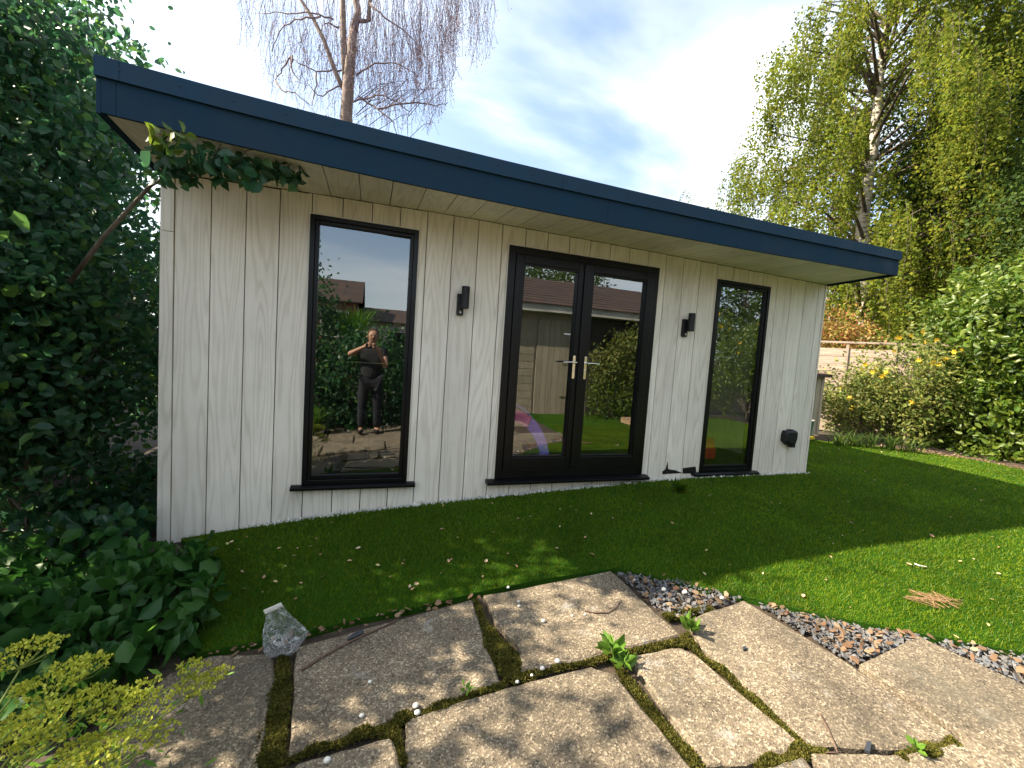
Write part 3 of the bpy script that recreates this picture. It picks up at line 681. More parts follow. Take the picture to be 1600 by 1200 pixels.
wall_light(2.058, 1.655, 'black cylinder wall light between the tall left window and the doors')
wall_light(4.418, 1.655, 'black cylinder wall light between the doors and the narrow right window')
t = thing('vent_hood', 'black faceted vent hood low on the cladding near the right corner', 'vent', (6.05, -.001, .38))
mb = MB()
f0 = [(5.955, .43), (5.97, .47), (6.12, .475), (6.155, .45), (6.155, .37), (6.13, .31), (6.02, .30), (5.955, .35)]
fr_ = [(5.985, .44), (5.992, .455), (6.105, .458), (6.128, .44), (6.128, .38), (6.112, .335), (6.035, .33), (5.985, .36)]
nn_ = len(f0); mb.add([(a, -.001, b) for a, b in f0] + [(a, -.055, b) for a, b in f0] + [(a, -.075, b) for a, b in fr_],
       [tuple(range(2 * nn_, 3 * nn_))] + [(i, (i + 1) % nn_, nn_ + (i + 1) % nn_, nn_ + i) for i in range(nn_)] + [(nn_ + i, nn_ + (i + 1) % nn_, 2 * nn_ + (i + 1) % nn_, 2 * nn_ + i) for i in range(nn_)])
mb.build('cover', M_BLK2, t)
mb = MB(); mb.box((6.07, -.06, .275), (6.13, -.01, .315)); mb.build('flap', M_BLK2, t, bevel=.004)
mb = MB(); mb.box((6.02, -.045, .478), (6.10, -.01, .486)); mb.build('top_lip', M_BLK2, t, bevel=.002)

# ---------------------------------------------------------------- INTERIOR
M_PINK = painted('tent_pink', (.90, .08, .38), .7); M_PURP = painted('tent_purple', (.30, .16, .85), .7); M_LIL = painted('tent_lilac', (.30, .22, .55), .7)
t = thing('play_tent', 'pink and purple pop up play tent standing inside behind the left door leaf', 'play tent', (2.65, .3, 0))
def arch(yc, x0, x1, h, wd, mt, name, a0, a1, y1=None):
    mb = MB(); v = []; n = 16; cxx = (x0 + x1) / 2; rx = (x1 - x0) / 2
    for i in range(n + 1):
        a = math.radians(a0 + (a1 - a0) * i / n)
        for r in (1, 1 - wd):
            for y in (yc, yc + .03): v.append((cxx + rx * r * math.cos(a), y, h * r * math.sin(a)))
    f = []
    for i in range(n):
        b = 4 * i; f += [(b, b + 4, b + 6, b + 2), (b + 1, b + 3, b + 7, b + 5), (b, b + 1, b + 5, b + 4), (b + 2, b + 6, b + 7, b + 3)]
    mb.add(v, f); return mb.build(name, mt, t)
arch(.18, 2.20, 3.10, .62, .20, M_PURP, 'arch_band', 0, 60); arch(.18, 2.20, 3.10, .62, .20, M_PINK, 'top_band', 61, 119); arch(.18, 2.20, 3.10, .62, .20, M_PURP, 'arch_band', 120, 180)
arch(.23, 2.22, 3.06, .68, .04, M_LIL, 'rear_hoop', 0, 180)
mb = MB(); v = []
for i in range(13):
    a = math.radians(15 * i)
    for y in (.24, 1.2): v.append((2.65 + .40 * math.cos(a), y, (.60 if y < 1 else .5) * math.sin(a)))
mb.add(v, [(2 * i, 2 * i + 2, 2 * i + 3, 2 * i + 1) for i in range(12)]); mb.build('canopy', M_LIL, t)
t = thing('gym_rack', 'black tube exercise rack standing inside behind the tall left window', 'exercise rack', (1.3, 1.2, 0))
mb = MB()
for x in (.95, 1.75):
    mb.tube([(x, 1.0, 0), (x + .1, 1.25, 1.9)], .025, 8); mb.tube([(x - .05, .7, .03), (x - .05, 1.9, .03)], .025, 8)
mb.build('frame_tube', M_BLK2, t); mb = MB()
mb.tube([(.9, 1.2, .95), (2.0, 1.2, .95)], .016, 8); mb.build('bar', M_CHROME, t)
mb = MB(); mb.tube([(1.0, 1.25, 1.85), (1.9, 1.25, 1.85)], .02, 8); mb.build('cross_bar', M_BLK2, t)
mb = MB(); mb.box((1.2, .8, .42), (1.5, 1.9, .5)); mb.tube([(1.35, .85, 0), (1.35, .9, .43)], .03, 8); mb.tube([(1.35, 1.8, 0), (1.35, 1.75, .43)], .03, 8); mb.build('bench_pad', M_BLK2, t, bevel=.02)
M_RED = painted('red_plastic', (.6, .02, .03), .4)
t = thing('ride_on_toy', 'small red plastic toy on the floor behind the narrow right window', 'toy', (5.35, .55, 0))
mb = MB(); mb.prism([(.40, .03), (.75, .03), (.78, .12), (.62, .14), (.58, .26), (.46, .28), (.40, .15)], 'x', 5.26, 5.42); mb.build('body', M_RED, t, bevel=.015)
for yy in (.47, .70):
    mb = MB(); mb.tube([(5.22, yy, .045), (5.46, yy, .045)], .045, 12); mb.build('wheel', M_BLK2, t)

# ---------------------------------------------------------------- FENCE, STORE, right side
def fence(name, label, A, B, ztop, zbot, n, cat='fence', npan=1, group=None, board=.165, capped=True):
    A = np.array(A[:2], float); B = np.array(B[:2], float); t = thing(name, label, cat, (A[0], A[1], zbot), group)
    d = (B - A) / np.linalg.norm(B - A); nr = np.array([-d[1], d[0]]); Ln = np.linalg.norm(B - A); pl = Ln / npan
    for k in range(npan):
        a = A + d * pl * k; b = A + d * pl * (k + 1); c = (a + b) / 2; hl = pl / 2 - .05; z = zbot + .05; first = None; i = 0
        while z + board < ztop - .04:
            mb = MB(); cz = z + board / 2; off = nr * .006 * (i % 2)
            mb.obox((c[0] + off[0], c[1] + off[1], cz), (d[0] * hl, d[1] * hl, 0), (nr[0] * .008, nr[1] * .008, .003), (0, 0, board / 2 - .003)); mb.build('fence_board', M_FENCE, t); z += board; i += 1
        mb = MB(); mb.obox((c[0], c[1], ztop - .02), (d[0] * hl, d[1] * hl, 0), (nr[0] * .03, nr[1] * .03, 0), (0, 0, .02)); mb.build('top_rail', M_FENCE, t)
        for q in (.3, .7):
            p = a + (b - a) * q - nr * .022; mb = MB(); mb.obox((p[0], p[1], (ztop + zbot) / 2 - .03), (d[0] * .025, d[1] * .025, 0), (nr[0] * .012, nr[1] * .012, 0), (0, 0, (ztop - zbot) / 2 - .04)); mb.build('batten', M_FENCE, t)
    for k in range(npan + 1):
        p = A + d * pl * k; mb = MB(); mb.obox((p[0], p[1], (ztop + .06 + zbot) / 2), (d[0] * .045, d[1] * .045, 0), (nr[0] * .045, nr[1] * .045, 0), (0, 0, (ztop + .06 - zbot) / 2)); mb.build('post', M_FENCE, t)
    return t
fence('fence_panel_run', 'weathered board fence behind the yellow flowered shrub', (10.75, 3.2), (14.1, -1.55), 1.92, -.1, 1, npan=3)
fence('fence_panel_run', 'weathered board fence running behind the garden store', (10.55, 3.3), (7.6, 7.4), 1.92, -.1, 1, npan=3)
fence('fence_panel_run', 'added fence blocking light behind the left hand shrubs', (-3.6, 8.0), (-3.6, -4.0), 1.7, -.45, 1, npan=6)  # added fence, keeps low light out of the shrubbery on the left
# small garden store beside the corner
t = thing('garden_store', 'small pale wooden storage box with dark brown lid beyond the right corner', 'storage box', (9.1, 2.3, -.04))
bx0, bx1, by0, by1 = 8.35, 9.62, 2.12, 2.85
for i in range(7):
    a = bx0 + (bx1 - bx0) * i / 7; b = bx0 + (bx1 - bx0) * (i + 1) / 7; mb = MB(); mb.box((a + .004, by0, .0), (b - .004, by0 + .02, 1.12)); mb.build('board', M_SHEDW, t)
for x in (bx0 - .02, bx1):
    mb = MB(); mb.box((x, by0 + .0, -.03), (x + .02, by1, 1.12)); mb.build('side_panel', M_SHEDW, t)
for x in (bx0 + .02, bx0 + .62, bx1 - .07):
    mb = MB(); mb.box((x, by0 - .022, 0), (x + .05, by0 - .001, 1.1)); mb.build('batten', M_SHEDW, t)
mb = MB(); mb.prism([(by0 - .10, 1.12), (by1 + .03, 1.22), (by1 + .03, 1.27), (by0 - .10, 1.18)], 'x', bx0 - .06, bx1 + .07); mb.build('lid', painted('lid_brown', (.075, .045, .04), .7), t)
t = thing('bucket', 'green plastic tub beside the small garden store', 'bucket', (9.05, 1.95, -.04))
mb = MB(); mb.tube([(9.0, 1.93, .03), (9.0, 1.93, .30)], [.10, .125], 16); mb.build('body', M_GREEN, t)
mb = MB(); mb.tube([(9.0, 1.93, .30), (9.0, 1.93, .325)], .135, 16); mb.build('rim', M_CREAM, t)
t2_ = MB(); t2_.box((8.86, 1.80, -.03), (9.10, 2.02, .03)); o = t2_.build('plastic_block', M_YEL, None, (8.98, 1.9, -.03), bevel=.01); tag(o, 'yellow plastic block under the green tub', 'block')

# shrubs and trees ----------------------------------------------------
tree('weeping_birch', 'tall weeping birch with yellow green hanging foliage behind the right corner', 'tree', (17.2, 6.6, -.3), (17.0, 6.4, 12), (17, 6.5, 10), (.5, .5, .5), 8, 4, (.2, .2, .2), .08, M_BIRCH, .28, barkm=M_BIRCHB, nl=2)
birch = [o for o in bpy.data.objects if o.name.startswith('weeping_birch')][0]
for ch in list(birch.children): bpy.data.objects.remove(ch)
mb = MB(); tp = [(17.2 + .25 * math.sin(z * .5), 6.6 + .1 * math.cos(z), z) for z in np.linspace(-.3, 15, 14)]; mb.tube(tp, [.32 - .27 * i / 13 for i in range(14)], 10)
def hang(c, R, ztop, n, per, seg, minlen, maxlen, zc, H, lim=None):
    """drooping strands hung in curtains from the ends of limbs: returns limb ends, strand polylines and leaf points"""
    st = []; P = []; ends = []
    for i in range(n):
        a = rng.uniform(0, 6.28); z = rng.uniform(zc - H, zc + H); r = math.sqrt(rng.uniform(.12, 1))
        prof = math.sqrt(max(0.05, 1 - ((z - zc) / (H * 1.15)) ** 2)); lum = 1 + .22 * math.sin(3 * a + z * .9) + .12 * math.sin(7 * a)
        cx_ = c[0] + R * prof * lum * r * math.cos(a); cy_ = c[1] + R * prof * lum * r * math.sin(a); ends.append((cx_, cy_, z))
        L0 = rng.uniform(minlen, maxlen); wd = rng.uniform(.16, .34); el = rng.uniform(.2, .6)
        for q in range(int(rng.integers(9, 17))):
            u0 = rng.normal(0, 1); x = cx_ + math.cos(a) * el * u0 + rng.normal(0, wd * .5); y = cy_ + math.sin(a) * el * u0 + rng.normal(0, wd * .5); z0 = z - .12 * u0 * u0 + rng.normal(0, .08)
            Ln = L0 * rng.uniform(.6, 1.1); sw = rng.normal(0, .07, 2); pts = []
            for k in range(seg + 1):
                u = k / seg; pts.append((x + sw[0] * u + math.cos(a) * .18 * math.sin(u * 2.2), y + sw[1] * u + math.sin(a) * .18 * math.sin(u * 2.2), z0 - Ln * u))
            st.append(pts); m_ = int(per * Ln)
            pa = np.array(pts); idx = rng.uniform(0, seg, m_); i0 = np.minimum(idx.astype(int), seg - 1); fr = (idx - i0)[:, None]
            P.append(pa[i0] * (1 - fr) + pa[i0 + 1] * fr + rng.normal(0, .06, (m_, 3)))
    return ends, st, np.concatenate(P)
ends, st, P = hang((16.8, 6.5), 3.75, 14, 290, 25, 5, .9, 2.8, 8.2, 6.6)
tmb = mb; mb = MB()
for e in ends[:150]:
    z = min(max(e[2] - 1.1, 1.5), 13); s_0 = np.array([17.2 + .25 * math.sin(z * .5), 6.6, z]); e = np.array(e); mdl = (s_0 + e) / 2 + np.array([0, 0, .35]); mb.tube([s_0, mdl, e], [.06, .04, .012], 4, False)
for pts in st[::5]: mb.tube(pts, .005, 3, False)
tag(mb.build('limbs', M_BARK, birch, smooth=True), kind='stuff'); mb = tmb
mb.build('trunk', M_BIRCHB, birch, smooth=True)
leaf_cloud('crown', P, .09, M_BIRCH, birch, droop=.5, width=.75)

def Dp(x, y, d): return atD(x, y, d)
# dark dense trees at the far right
p = Dp(1590, 200, 13.5); tree('sycamore_tree', 'tall dark leafy tree filling the top right of the picture', 'tree', (p[0] + .5, p[1], -.3), (p[0] + .4, p[1], 10), (p[0], p[1], 8.2), (3.3, 3.3, 6.2), 1300, 52, (.36, .36, .28), .15, M_DARK, .32, nl=40)
p = Dp(1485, 330, 16); tree('dark_tree', 'dark green tree standing between the birch trunk and the right hand hedge', 'tree', (p[0], p[1], -.3), (p[0], p[1], 7), (p[0], p[1], 4.6), (2.6, 2.6, 4.6), 900, 44, (.34, .34, .28), .15, M_DARK, .25, nl=30)
p = Dp(1700, 150, 9); tree('maple_tree', 'broad tree overhanging from beyond the right edge', 'tree', (p[0] + 1, p[1], -.3), (p[0] + 1, p[1], 7), (p[0] + .9, p[1] - .4, 6.3), (2.2, 2.0, 2.6), 420, 34, (.25, .25, .2), .11, M_DARK, .2, nl=24)
# bright hedge on the right
HP = Dp(1578, 560, 7.6)
tree('laurel_hedge', 'large bright green leafy hedge bush at the right edge of the lawn', 'hedge', (HP[0] + .35, HP[1] - .2, -.1), (HP[0] + .4, HP[1] - .2, 2.4), (HP[0] + .25, HP[1] - .15, 1.35), (1.35, 1.45, 2.15), 1500, 28, (.13, .13, .11), .105, M_HEDGE, .08, oval=True, nl=30, shell=.55)
tree('laurel_hedge', 'leafy hedge continuing beyond the right edge of the picture', 'hedge', (12.3, -2.6, -.1), (12.3, -2.6, 2.2), (12.3, -2.6, 1.4), (1.3, 1.6, 1.9), 420, 22, (.15, .15, .12), .12, M_HEDGE, .08, nl=20)
# yellow-flowered shrub in front of the fence
def flower_shrub(label, c, rad, ncl, nflow, base, fm=None):
    t = thing('flowering_shrub', label, 'shrub', base)
    C, P = clumpy(c, rad, ncl, 26, (.10, .10, .12), .35, lump=.3, cut=lambda C: C[:, 2] > -.02)
    mb = MB(); limbs(mb, base, (c[0], c[1], c[2] + .3), C, .03, 40, 4); mb.build('stem', M_BARK, t)
    leaf_cloud('foliage', P, .075, fm or M_FLBUSH, t, droop=.2, width=.5)
    d = C[np.argsort(-(C[:, 2] + rng.normal(0, .5, len(C)) - .5 * np.hypot(C[:, 0] - CAM[0], C[:, 1] - CAM[1])))][:nflow]
    d = d + np.array([-.14, -.06, .03])
    for q in d:
        mb = MB(); s = rng.uniform(.035, .055); up = (CAM - q); up /= np.linalg.norm(up); up = up + rng.normal(0, .3, 3); up /= np.linalg.norm(up); u = np.cross(up, (0, 0, 1)); u /= np.linalg.norm(u); vv = np.cross(up, u)
        for j in range(6):
            a = 6.283 * j / 6; di = math.cos(a) * u + math.sin(a) * vv; sd = -math.sin(a) * u + math.cos(a) * vv
            mb.add([q, q + di * s * .6 + sd * s * .38 + up * .01, q + di * s * 1.1 + up * .004, q + di * s * .6 - sd * s * .38 + up * .01], [(0, 1, 2, 3)])
        mb.build('flower', M_PETAL, t)
    return t
A1 = Dp(1350, 600, 8.5); A2 = Dp(1430, 580, 8.0)
flower_shrub('straggly shrub with yellow flowers beside the small garden store', (A1[0] + .1, A1[1] + .1, .68), (.85, .85, .8), 220, 14, (A1[0], A1[1], -.04))
flower_shrub('taller straggly shrub with yellow flowers against the fence left of the bright hedge', (A2[0] + .1, A2[1] + .1, 1.0), (.85, .85, 1.2), 250, 22, (A2[0], A2[1], -.04))
# grassy tufts at the foot of the shrubs
def tuft(label, c, n, h, sp, mt, name='ornamental_grass', cat='grass clump', group=None, wd=.018):
    t = thing(name, label, cat, (c[0], c[1], c[2]), group); V = []; F = []
    for i in range(n):
        a = rng.uniform(0, 6.28); r = rng.uniform(.2, 1) * sp; hh = h * rng.uniform(.6, 1.1); b = np.array(c) + np.array([rng.normal(0, .05), rng.normal(0, .05), 0]); sd = np.array([-math.sin(a), math.cos(a), 0]) * wd / 2
        for k in range(5):
            u = k / 4; p = b + np.array([math.cos(a) * r * u ** 1.5, math.sin(a) * r * u ** 1.5, hh * (u * 1.6 - .85 * u * u)]); w2 = 1 - u * .9; V += [p - sd * w2, p + sd * w2]
            if k: j = len(V); F.append((j - 4, j - 3, j - 1, j - 2))
    npmesh('blades', np.array(V), np.array(F), mt, t); return t
for i, (px, py) in enumerate([(1310, 700), (1335, 702), (1362, 704), (1395, 708), (1428, 712)]):
    g = ong(px, py); q = g + np.array([.28, .2, 0]); tuft(['arching grass clump nearest the small garden store', 'second grass clump from the garden store', 'grass clump in the middle of the shrub bed', 'grass clump under the taller yellow flowered shrub', 'grass clump nearest the bright hedge'][i], (q[0], q[1], -.05), 45, .34, .5, M_DARK, group='grass clumps along the bed')
p = Dp(1315, 520, 11.5); tree('autumn_shrub', 'red and yellow autumn leaved shrub rising behind the fence', 'shrub', (p[0], p[1], -.2), (p[0], p[1], 2), (p[0] - .1, p[1], 1.9), (1.05, .9, 1.0), 260, 26, (.13, .13, .12), .085, M_AUT, .06, nl=16)
p = Dp(1300, 470, 15); tree('young_tree', 'thin light leaved tree glimpsed below the right roof corner', 'tree', (p[0], p[1], -.2), (p[0], p[1], 3.4), (p[0] + .3, p[1], 3.0), (1.5, 1.3, 1.5), 130, 22, (.22, .22, .2), .08, M_BIRCH, .07, nl=16)
p = Dp(1100, 330, 17); tree('garden_tree', 'treetop just showing over the middle of the roof edge', 'tree', (p[0], p[1], -.2), (p[0], p[1], 6.5), (p[0], p[1], 6.35), (1.6, 1.4, 1.45), 120, 26, (.2, .2, .16), .09, M_FLBUSH, .12, nl=40)

# bare birch behind the roof ------------------------------------------
t = thing('bare_birch', 'nearly leafless birch with hanging purple twigs rising behind the roof', 'tree', (.75, 9.9, -.3))
def D12(x, y, d=12.0): return atD(x, y, d)
mb = MB()
base = D12(541, 180); mb.tube([(.75, 9.9, -.3), (.6, 9.9, 4), base, D12(545, 120), D12(549, 80), D12(552, 45)], [.28, .22, .165, .15, .13, .11], 10)
mb.tube([D12(541, 130), D12(538, 90), D12(536, 40), D12(535, -30), D12(536, -160)], [.10, .09, .08, .07, .05], 8)
mb.tube([D12(552, 48), D12(560, 20), D12(556, 0), D12(560, -60), D12(566, -160)], [.12, .09, .09, .07, .04], 8)
mb.tube([D12(552, 32), D12(570, 33), D12(577, 32), D12(577, 5), D12(590, -30)], [.07, .06, .05, .05, .03], 6)
mb.tube([D12(542, 150), D12(525, 115), D12(505, 60), D12(487, 25), D12(470, 0), D12(450, -50)], [.07, .065, .06, .05, .04, .03], 7)
def smooth_line(P, m_=4):
    P = [np.array(p) for p in P]; Q = [2 * P[0] - P[1]] + P + [2 * P[-1] - P[-2]]; out_ = []
    for i in range(1, len(Q) - 2):
        for k in range(m_):
            t_ = k / m_; out_.append(.5 * (2 * Q[i] + (Q[i + 1] - Q[i - 1]) * t_ + (2 * Q[i - 1] - 5 * Q[i] + 4 * Q[i + 1] - Q[i + 2]) * t_ ** 2 + (3 * Q[i] - Q[i - 1] - 3 * Q[i + 1] + Q[i + 2]) * t_ ** 3) + rng.normal(0, .015, 3))
    return out_ + [P[-1]]
BR = [[(540, 108), (515, 110), (495, 112), (470, 100), (456, 88)], [(456, 88), (442, 108), (430, 125)], [(456, 88), (458, 112), (470, 130)], [(530, 45), (510, 35), (500, 55)], [(495, 112), (492, 140), (488, 165)],
      [(556, 118), (585, 100), (620, 100), (655, 120)], [(577, 5), (600, 25), (640, 55), (665, 90)], [(590, 170), (640, 160), (680, 165), (700, 160)], [(548, 160), (600, 150), (640, 175)], [(500, 28), (470, 30), (440, 45), (425, 80)], [(520, 30), (490, 20), (440, 20), (405, 20)], [(560, 150), (610, 185), (620, 210)],
      [(430, 125), (440, 140), (460, 145), (485, 165)], [(545, 130), (520, 140), (500, 150), (480, 130)]]
for b in BR:
    pts = smooth_line([D12(x, y, 12 + .3 * math.sin(x * .05)) for x, y in b]); mb.tube(pts, [.028 - .02 * i / len(pts) for i in range(len(pts))], 5)
mb.build('trunk', M_BIRCHR, t, smooth=True)
mb = MB(); dots = []
def hstrand(x, y0, y1, d):
    a = D12(x, y0, d); b = D12(x + rng.normal(0, 7), y1, d); n = 7; s = rng.normal(0, .07, 2)
    pts = [a + (b - a) * (k / n) + np.array([s[0] * math.sin(k * 1.1) + .05 * math.sin(k * 2 + x), s[1] * math.sin(k), 0]) for k in range(n + 1)]; mb.tube(pts, .0052, 3, False)
    for p_ in pts[2:]:
        for _ in range(4): dots.append(p_ + rng.normal(0, .05, 3) + np.array([0, 0, rng.uniform(-.12, .12)]))
def ymax(x): return float(np.interp(x, [370, 385, 400, 420, 450, 500, 560, 620, 680, 700, 715, 730, 760, 775], [50, 100, 60, 150, 190, 210, 215, 215, 210, 180, 70, 115, 110, 40]))
for i in range(560):
    x = rng.choice([rng.uniform(560, 715), rng.uniform(440, 560), rng.uniform(700, 775), rng.uniform(372, 440)], p=[.58, .2, .15, .07]); ym = ymax(x) * rng.uniform(.35, 1); hstrand(x, ym - rng.uniform(60, 230), ym, rng.uniform(10.8, 13.4))
for i in range(26):   # arching outer twigs
    x = rng.uniform(585, 705); y = rng.uniform(120, 200); d = rng.uniform(11, 13); L_ = rng.uniform(25, 60); mb.tube([D12(x - L_, y + 25, d), D12(x - L_ * .4, y + 3, d), D12(x, y, d), D12(x + 8, y + 20, d)], [.012, .009, .006, .004], 4, False)
mb.build('twigs', M_TWIG, t)
leaf_cloud('buds', np.array(dots), .035, leaf_mat('bud', [(.22, .13, .12), (.13, .09, .10)], .7, .2), t, droop=1, width=.6)

# left hand shrubbery ---------------------------------------------------
def cutL(C): return ((C[:, 2] < 2.15) | (C[:, 0] < -.62 - .30 * (C[:, 1] - .6))) & ((C[:, 0] < XL - .34 - np.clip(C[:, 1], 0, 3) * .06) | (C[:, 1] < -.95))
def shrubL(name, label, cat, base, top, c, rad, ncl, per, sp, sz, r0=.06, cut=cutL, mt=None, nl=25, shell=.3):
    return tree(name, label, cat, base, top, c, rad, ncl, per, sp, sz, mt or M_LEAF_L, r0, oval=True, nl=nl, cut=cut, shell=shell, width=.62, droop=.35)
shrubL('plum_tree', 'dense dark leaved tree filling the left side beside the garden room', 'tree', (-1.6, 1.4, -.4), (-1.5, 1.3, 3.6), (-1.55, 1.1, 2.55), (1.35, 1.7, 2.1), 1350, 20, (.13, .13, .10), .070, .09)
shrubL('elder_shrub', 'lower dark leafy shrub at the left in deep shade', 'shrub', (-1.0, .3, -.4), (-.9, .3, 1.3), (-.95, .35, .9), (.85, .75, 1.3), 560, 18, (.11, .11, .09), .068, .04)
shrubL('lilac_tree', 'tall back lit tree behind the left roof corner', 'tree', (-3.3, 4.4, -.4), (-3.3, 4.2, 5.0), (-3.45, 4.2, 4.2), (1.7, 1.6, 2.6), 420, 20, (.2, .2, .16), .10, .10, cut=None)
shrubL('hazel_shrub', 'leafy shrub left of the patio outside the picture', 'shrub', (-1.6, -.75, -.42), (-1.5, -.75, 2.0), (-1.25, -.72, 1.45), (.72, .5, 1.35), 300, 16, (.12, .12, .10), .085, .05, cut=None)
shrubL('hawthorn_shrub', 'loose shrub by the left edge of the patio outside the picture', 'shrub', (-2.6, -1.4, -.42), (-2.5, -1.3, 2.6), (-2.3, -1.2, 2.9), (.75, .6, .65), 60, 14, (.13, .13, .10), .085, .05, cut=None, nl=20)
shrubL('holly_bush', 'dark bush by the far end of the left side wall', 'shrub', (-1.0, 3.0, -.4), (-1.0, 3.0, 1.8), (-1.0, 2.8, 1.0), (.8, .9, 1.4), 260, 16, (.13, .13, .12), .09, .05)

shrubL('dogwood_shrub', 'low dense shrub deep in the shade at the far left', 'shrub', (-2.4, 2.0, -.4), (-2.4, 2.0, .8), (-2.3, 2.0, .45), (1.2, 1.6, 1.0), 420, 16, (.13, .13, .10), .09, .04)
# overhanging leafy branch under the soffit
t = thing('overhanging_branch', 'leafy branch reaching in under the left end of the soffit', 'branch', tuple(onY(130, 420, -.3)))
def bY(x, y, Y): return onY(x, y, Y)
mb = MB(); ctrl = [bY(110, 440, -.25), bY(160, 372, -.35), bY(235, 290, -.45), bY(300, 255, -.62), bY(350, 250, -.6), bY(400, 262, -.55), bY(450, 275, -.5), bY(476, 285, -.48)]
mb.tube(ctrl, [.014, .013, .011, .008, .007, .006, .004, .003], 6); 
tw = [[(250, 275, -.5), (262, 240, -.7), (262, 222, -.75), (248, 212, -.78)], [(262, 225, -.75), (285, 205, -.8)], [(330, 252, -.6), (345, 225, -.68)], [(370, 255, -.6), (385, 235, -.66), (402, 232, -.66)], [(400, 262, -.55), (410, 285, -.5)], [(300, 256, -.6), (300, 280, -.55)], [(350, 250, -.6), (362, 275, -.55)], [(440, 272, -.5), (455, 255, -.55)]]
for q in tw: mb.tube([bY(*p) for p in q], [.004, .003, .003, .002][:len(q)], 5)
mb.build('stem', M_BARK, t, smooth=True)
lp = []
for x0, y0, Y0, n, sx, sy in ((265, 265, -.6, 30, 22, 12), (300, 245, -.65, 36, 22, 14), (345, 250, -.6, 38, 24, 14), (385, 255, -.6, 34, 20, 12), (400, 278, -.55, 14, 10, 12), (430, 262, -.52, 26, 18, 9), (460, 275, -.5, 16, 12, 9), (250, 238, -.72, 14, 12, 12), (300, 278, -.55, 8, 8, 9), (345, 275, -.52, 10, 8, 9)):
    for _ in range(n): lp.append(bY(x0 + rng.normal(0, sx * .7), y0 + rng.normal(0, sy * .7), Y0 + rng.normal(0, .05)))
leaf_cloud('leaves', np.array(lp), .078, M_LEAF_L, t, oval=True, droop=.5, width=.66)
lp = [bY(x0 + rng.normal(0, 6), y0 + rng.normal(0, 4), -.80 + rng.normal(0, .03)) for x0, y0 in ((236, 206), (245, 213), (262, 205), (270, 210), (280, 208), (258, 225), (235, 220), (268, 236)) for _ in range(3)]
leaf_cloud('young_leaves', np.array(lp), .07, M_HEDGE, t, oval=True, droop=.1, width=.6)

# shade weeds between the shrubs and the lawn
def weeds(name, label, n, poly, hmax, size, mt, cat='ground cover'):
    xs = [p[0] for p in poly]; ys = [p[1] for p in poly]; x = rng.uniform(min(xs), max(xs), n * 3); y = rng.uniform(min(ys), max(ys), n * 3); k = inpoly(x, y, poly); x = x[k][:n]; y = y[k][:n]
    hh = rng.uniform(.2, 1, len(x)) * hmax * (1 + .5 * np.sin(x * 5) * np.sin(y * 6)); P = np.stack([x, y, Gv(x, y) + hh], 1)
    o = leaf_cloud(name, P, size, mt, None, oval=True, droop=.15, width=.7); tag(o, label, cat, kind='stuff'); return o
weeds('ground_cover', 'low broad leaved weeds between the shrubs and the turf', 1500, [(-.4, -1.75), (.45, -1.62), (.66, -1.25), (.45, -.55), (.0, -.35), (-.6, -.2), (-1, -.9)], .17, .10, M_LEAF_BED)
weeds('ivy', 'dark ivy and leaves on the shaded ground beside the wall', 900, [(-.9, -.3), (-.1, -.3), (-.1, .9), (-.9, 1.6)], .22, .085, M_LEAF_L)
blades('weed_stems', [(-.4, -1.7), (.5, -1.6), (.62, -1.2), (.4, -.5), (0, -.35), (-.8, -.3)], 3500, .10, .004, M_LEAF_BED, lean=.5, near=False, h0=-.04)
tag(bpy.data.objects['weed_stems'], 'thin stems under the low broad leaved weeds', 'stems', kind='stuff')

# yellow umbels at the lower left ------------------------------------------
root = np.array([.22, -2.20, -.44]); t = thing('parsnip_plant', 'gone to seed plant with sunlit yellow green flower umbels at the lower left', 'plant', tuple(root))
UM = [(45, 1008, 1.25, .075), (132, 1036, 1.25, .06), (82, 1060, 1.2, .07), (35, 1072, 1.2, .03), (78, 1108, 1.12, .085), (150, 1082, 1.2, .06), (196, 1085, 1.22, .075), (225, 1100, 1.22, .07), (300, 1037, 1.45, .05), (306, 1066, 1.42, .055), (340, 1048, 1.5, .045), (180, 1166, 1.1, .075), (135, 1160, 1.15, .06), (60, 1150, 1.1, .06), (20, 1130, 1.15, .06), (110, 1190, 1.05, .05), (250, 1140, 1.25, .045)]
st_m = MB(); FL = []; rays = MB()
for x, y, d, R_ in UM:
    c = atD(x, y, d); below = c + np.array([0, 0, -R_ * .95]) + np.array([-.02, 0, 0]); k = 18 if R_ > .05 else 11
    b0 = root + np.array([rng.normal(0, .05), rng.normal(0, .05), 0]); md = b0 * .45 + below * .55 + np.array([-.05, .0, -.02])
    st_m.tube([b0, b0 * .7 + md * .3 + np.array([-.02, 0, .02]), md, (md + below) / 2 + np.array([-.012, 0, -.004]), below], [.0055, .005, .004, .0032, .0025], 6)
    tilt = rng.normal(0, .18, 2)
    for j in range(k):
        rr = R_ * math.sqrt((j + .5) / k); a = j * 2.4; e = c + np.array([rr * math.cos(a), rr * math.sin(a), -.35 * rr * rr / R_ + tilt[0] * rr * math.cos(a) + tilt[1] * rr * math.sin(a)])
        rays.tube([below, (below + e) / 2 + np.array([rr * .2 * math.cos(a), rr * .2 * math.sin(a), -.004]), e], .0011, 3, False)
        for _ in range(16 if R_ > .05 else 12):
            q = rng.normal(0, 1, 3); q /= np.linalg.norm(q); q[2] = abs(q[2]) * .6; FL.append(e + q * R_ * .17)
st_m.build('stem', M_STEM, t, smooth=True); tag(rays.build('umbel_rays', M_STEM, t), kind='stuff')
leaf_cloud('umbel_flowers', np.array(FL), .0098, M_UMB, t, droop=-.6, width=.9)
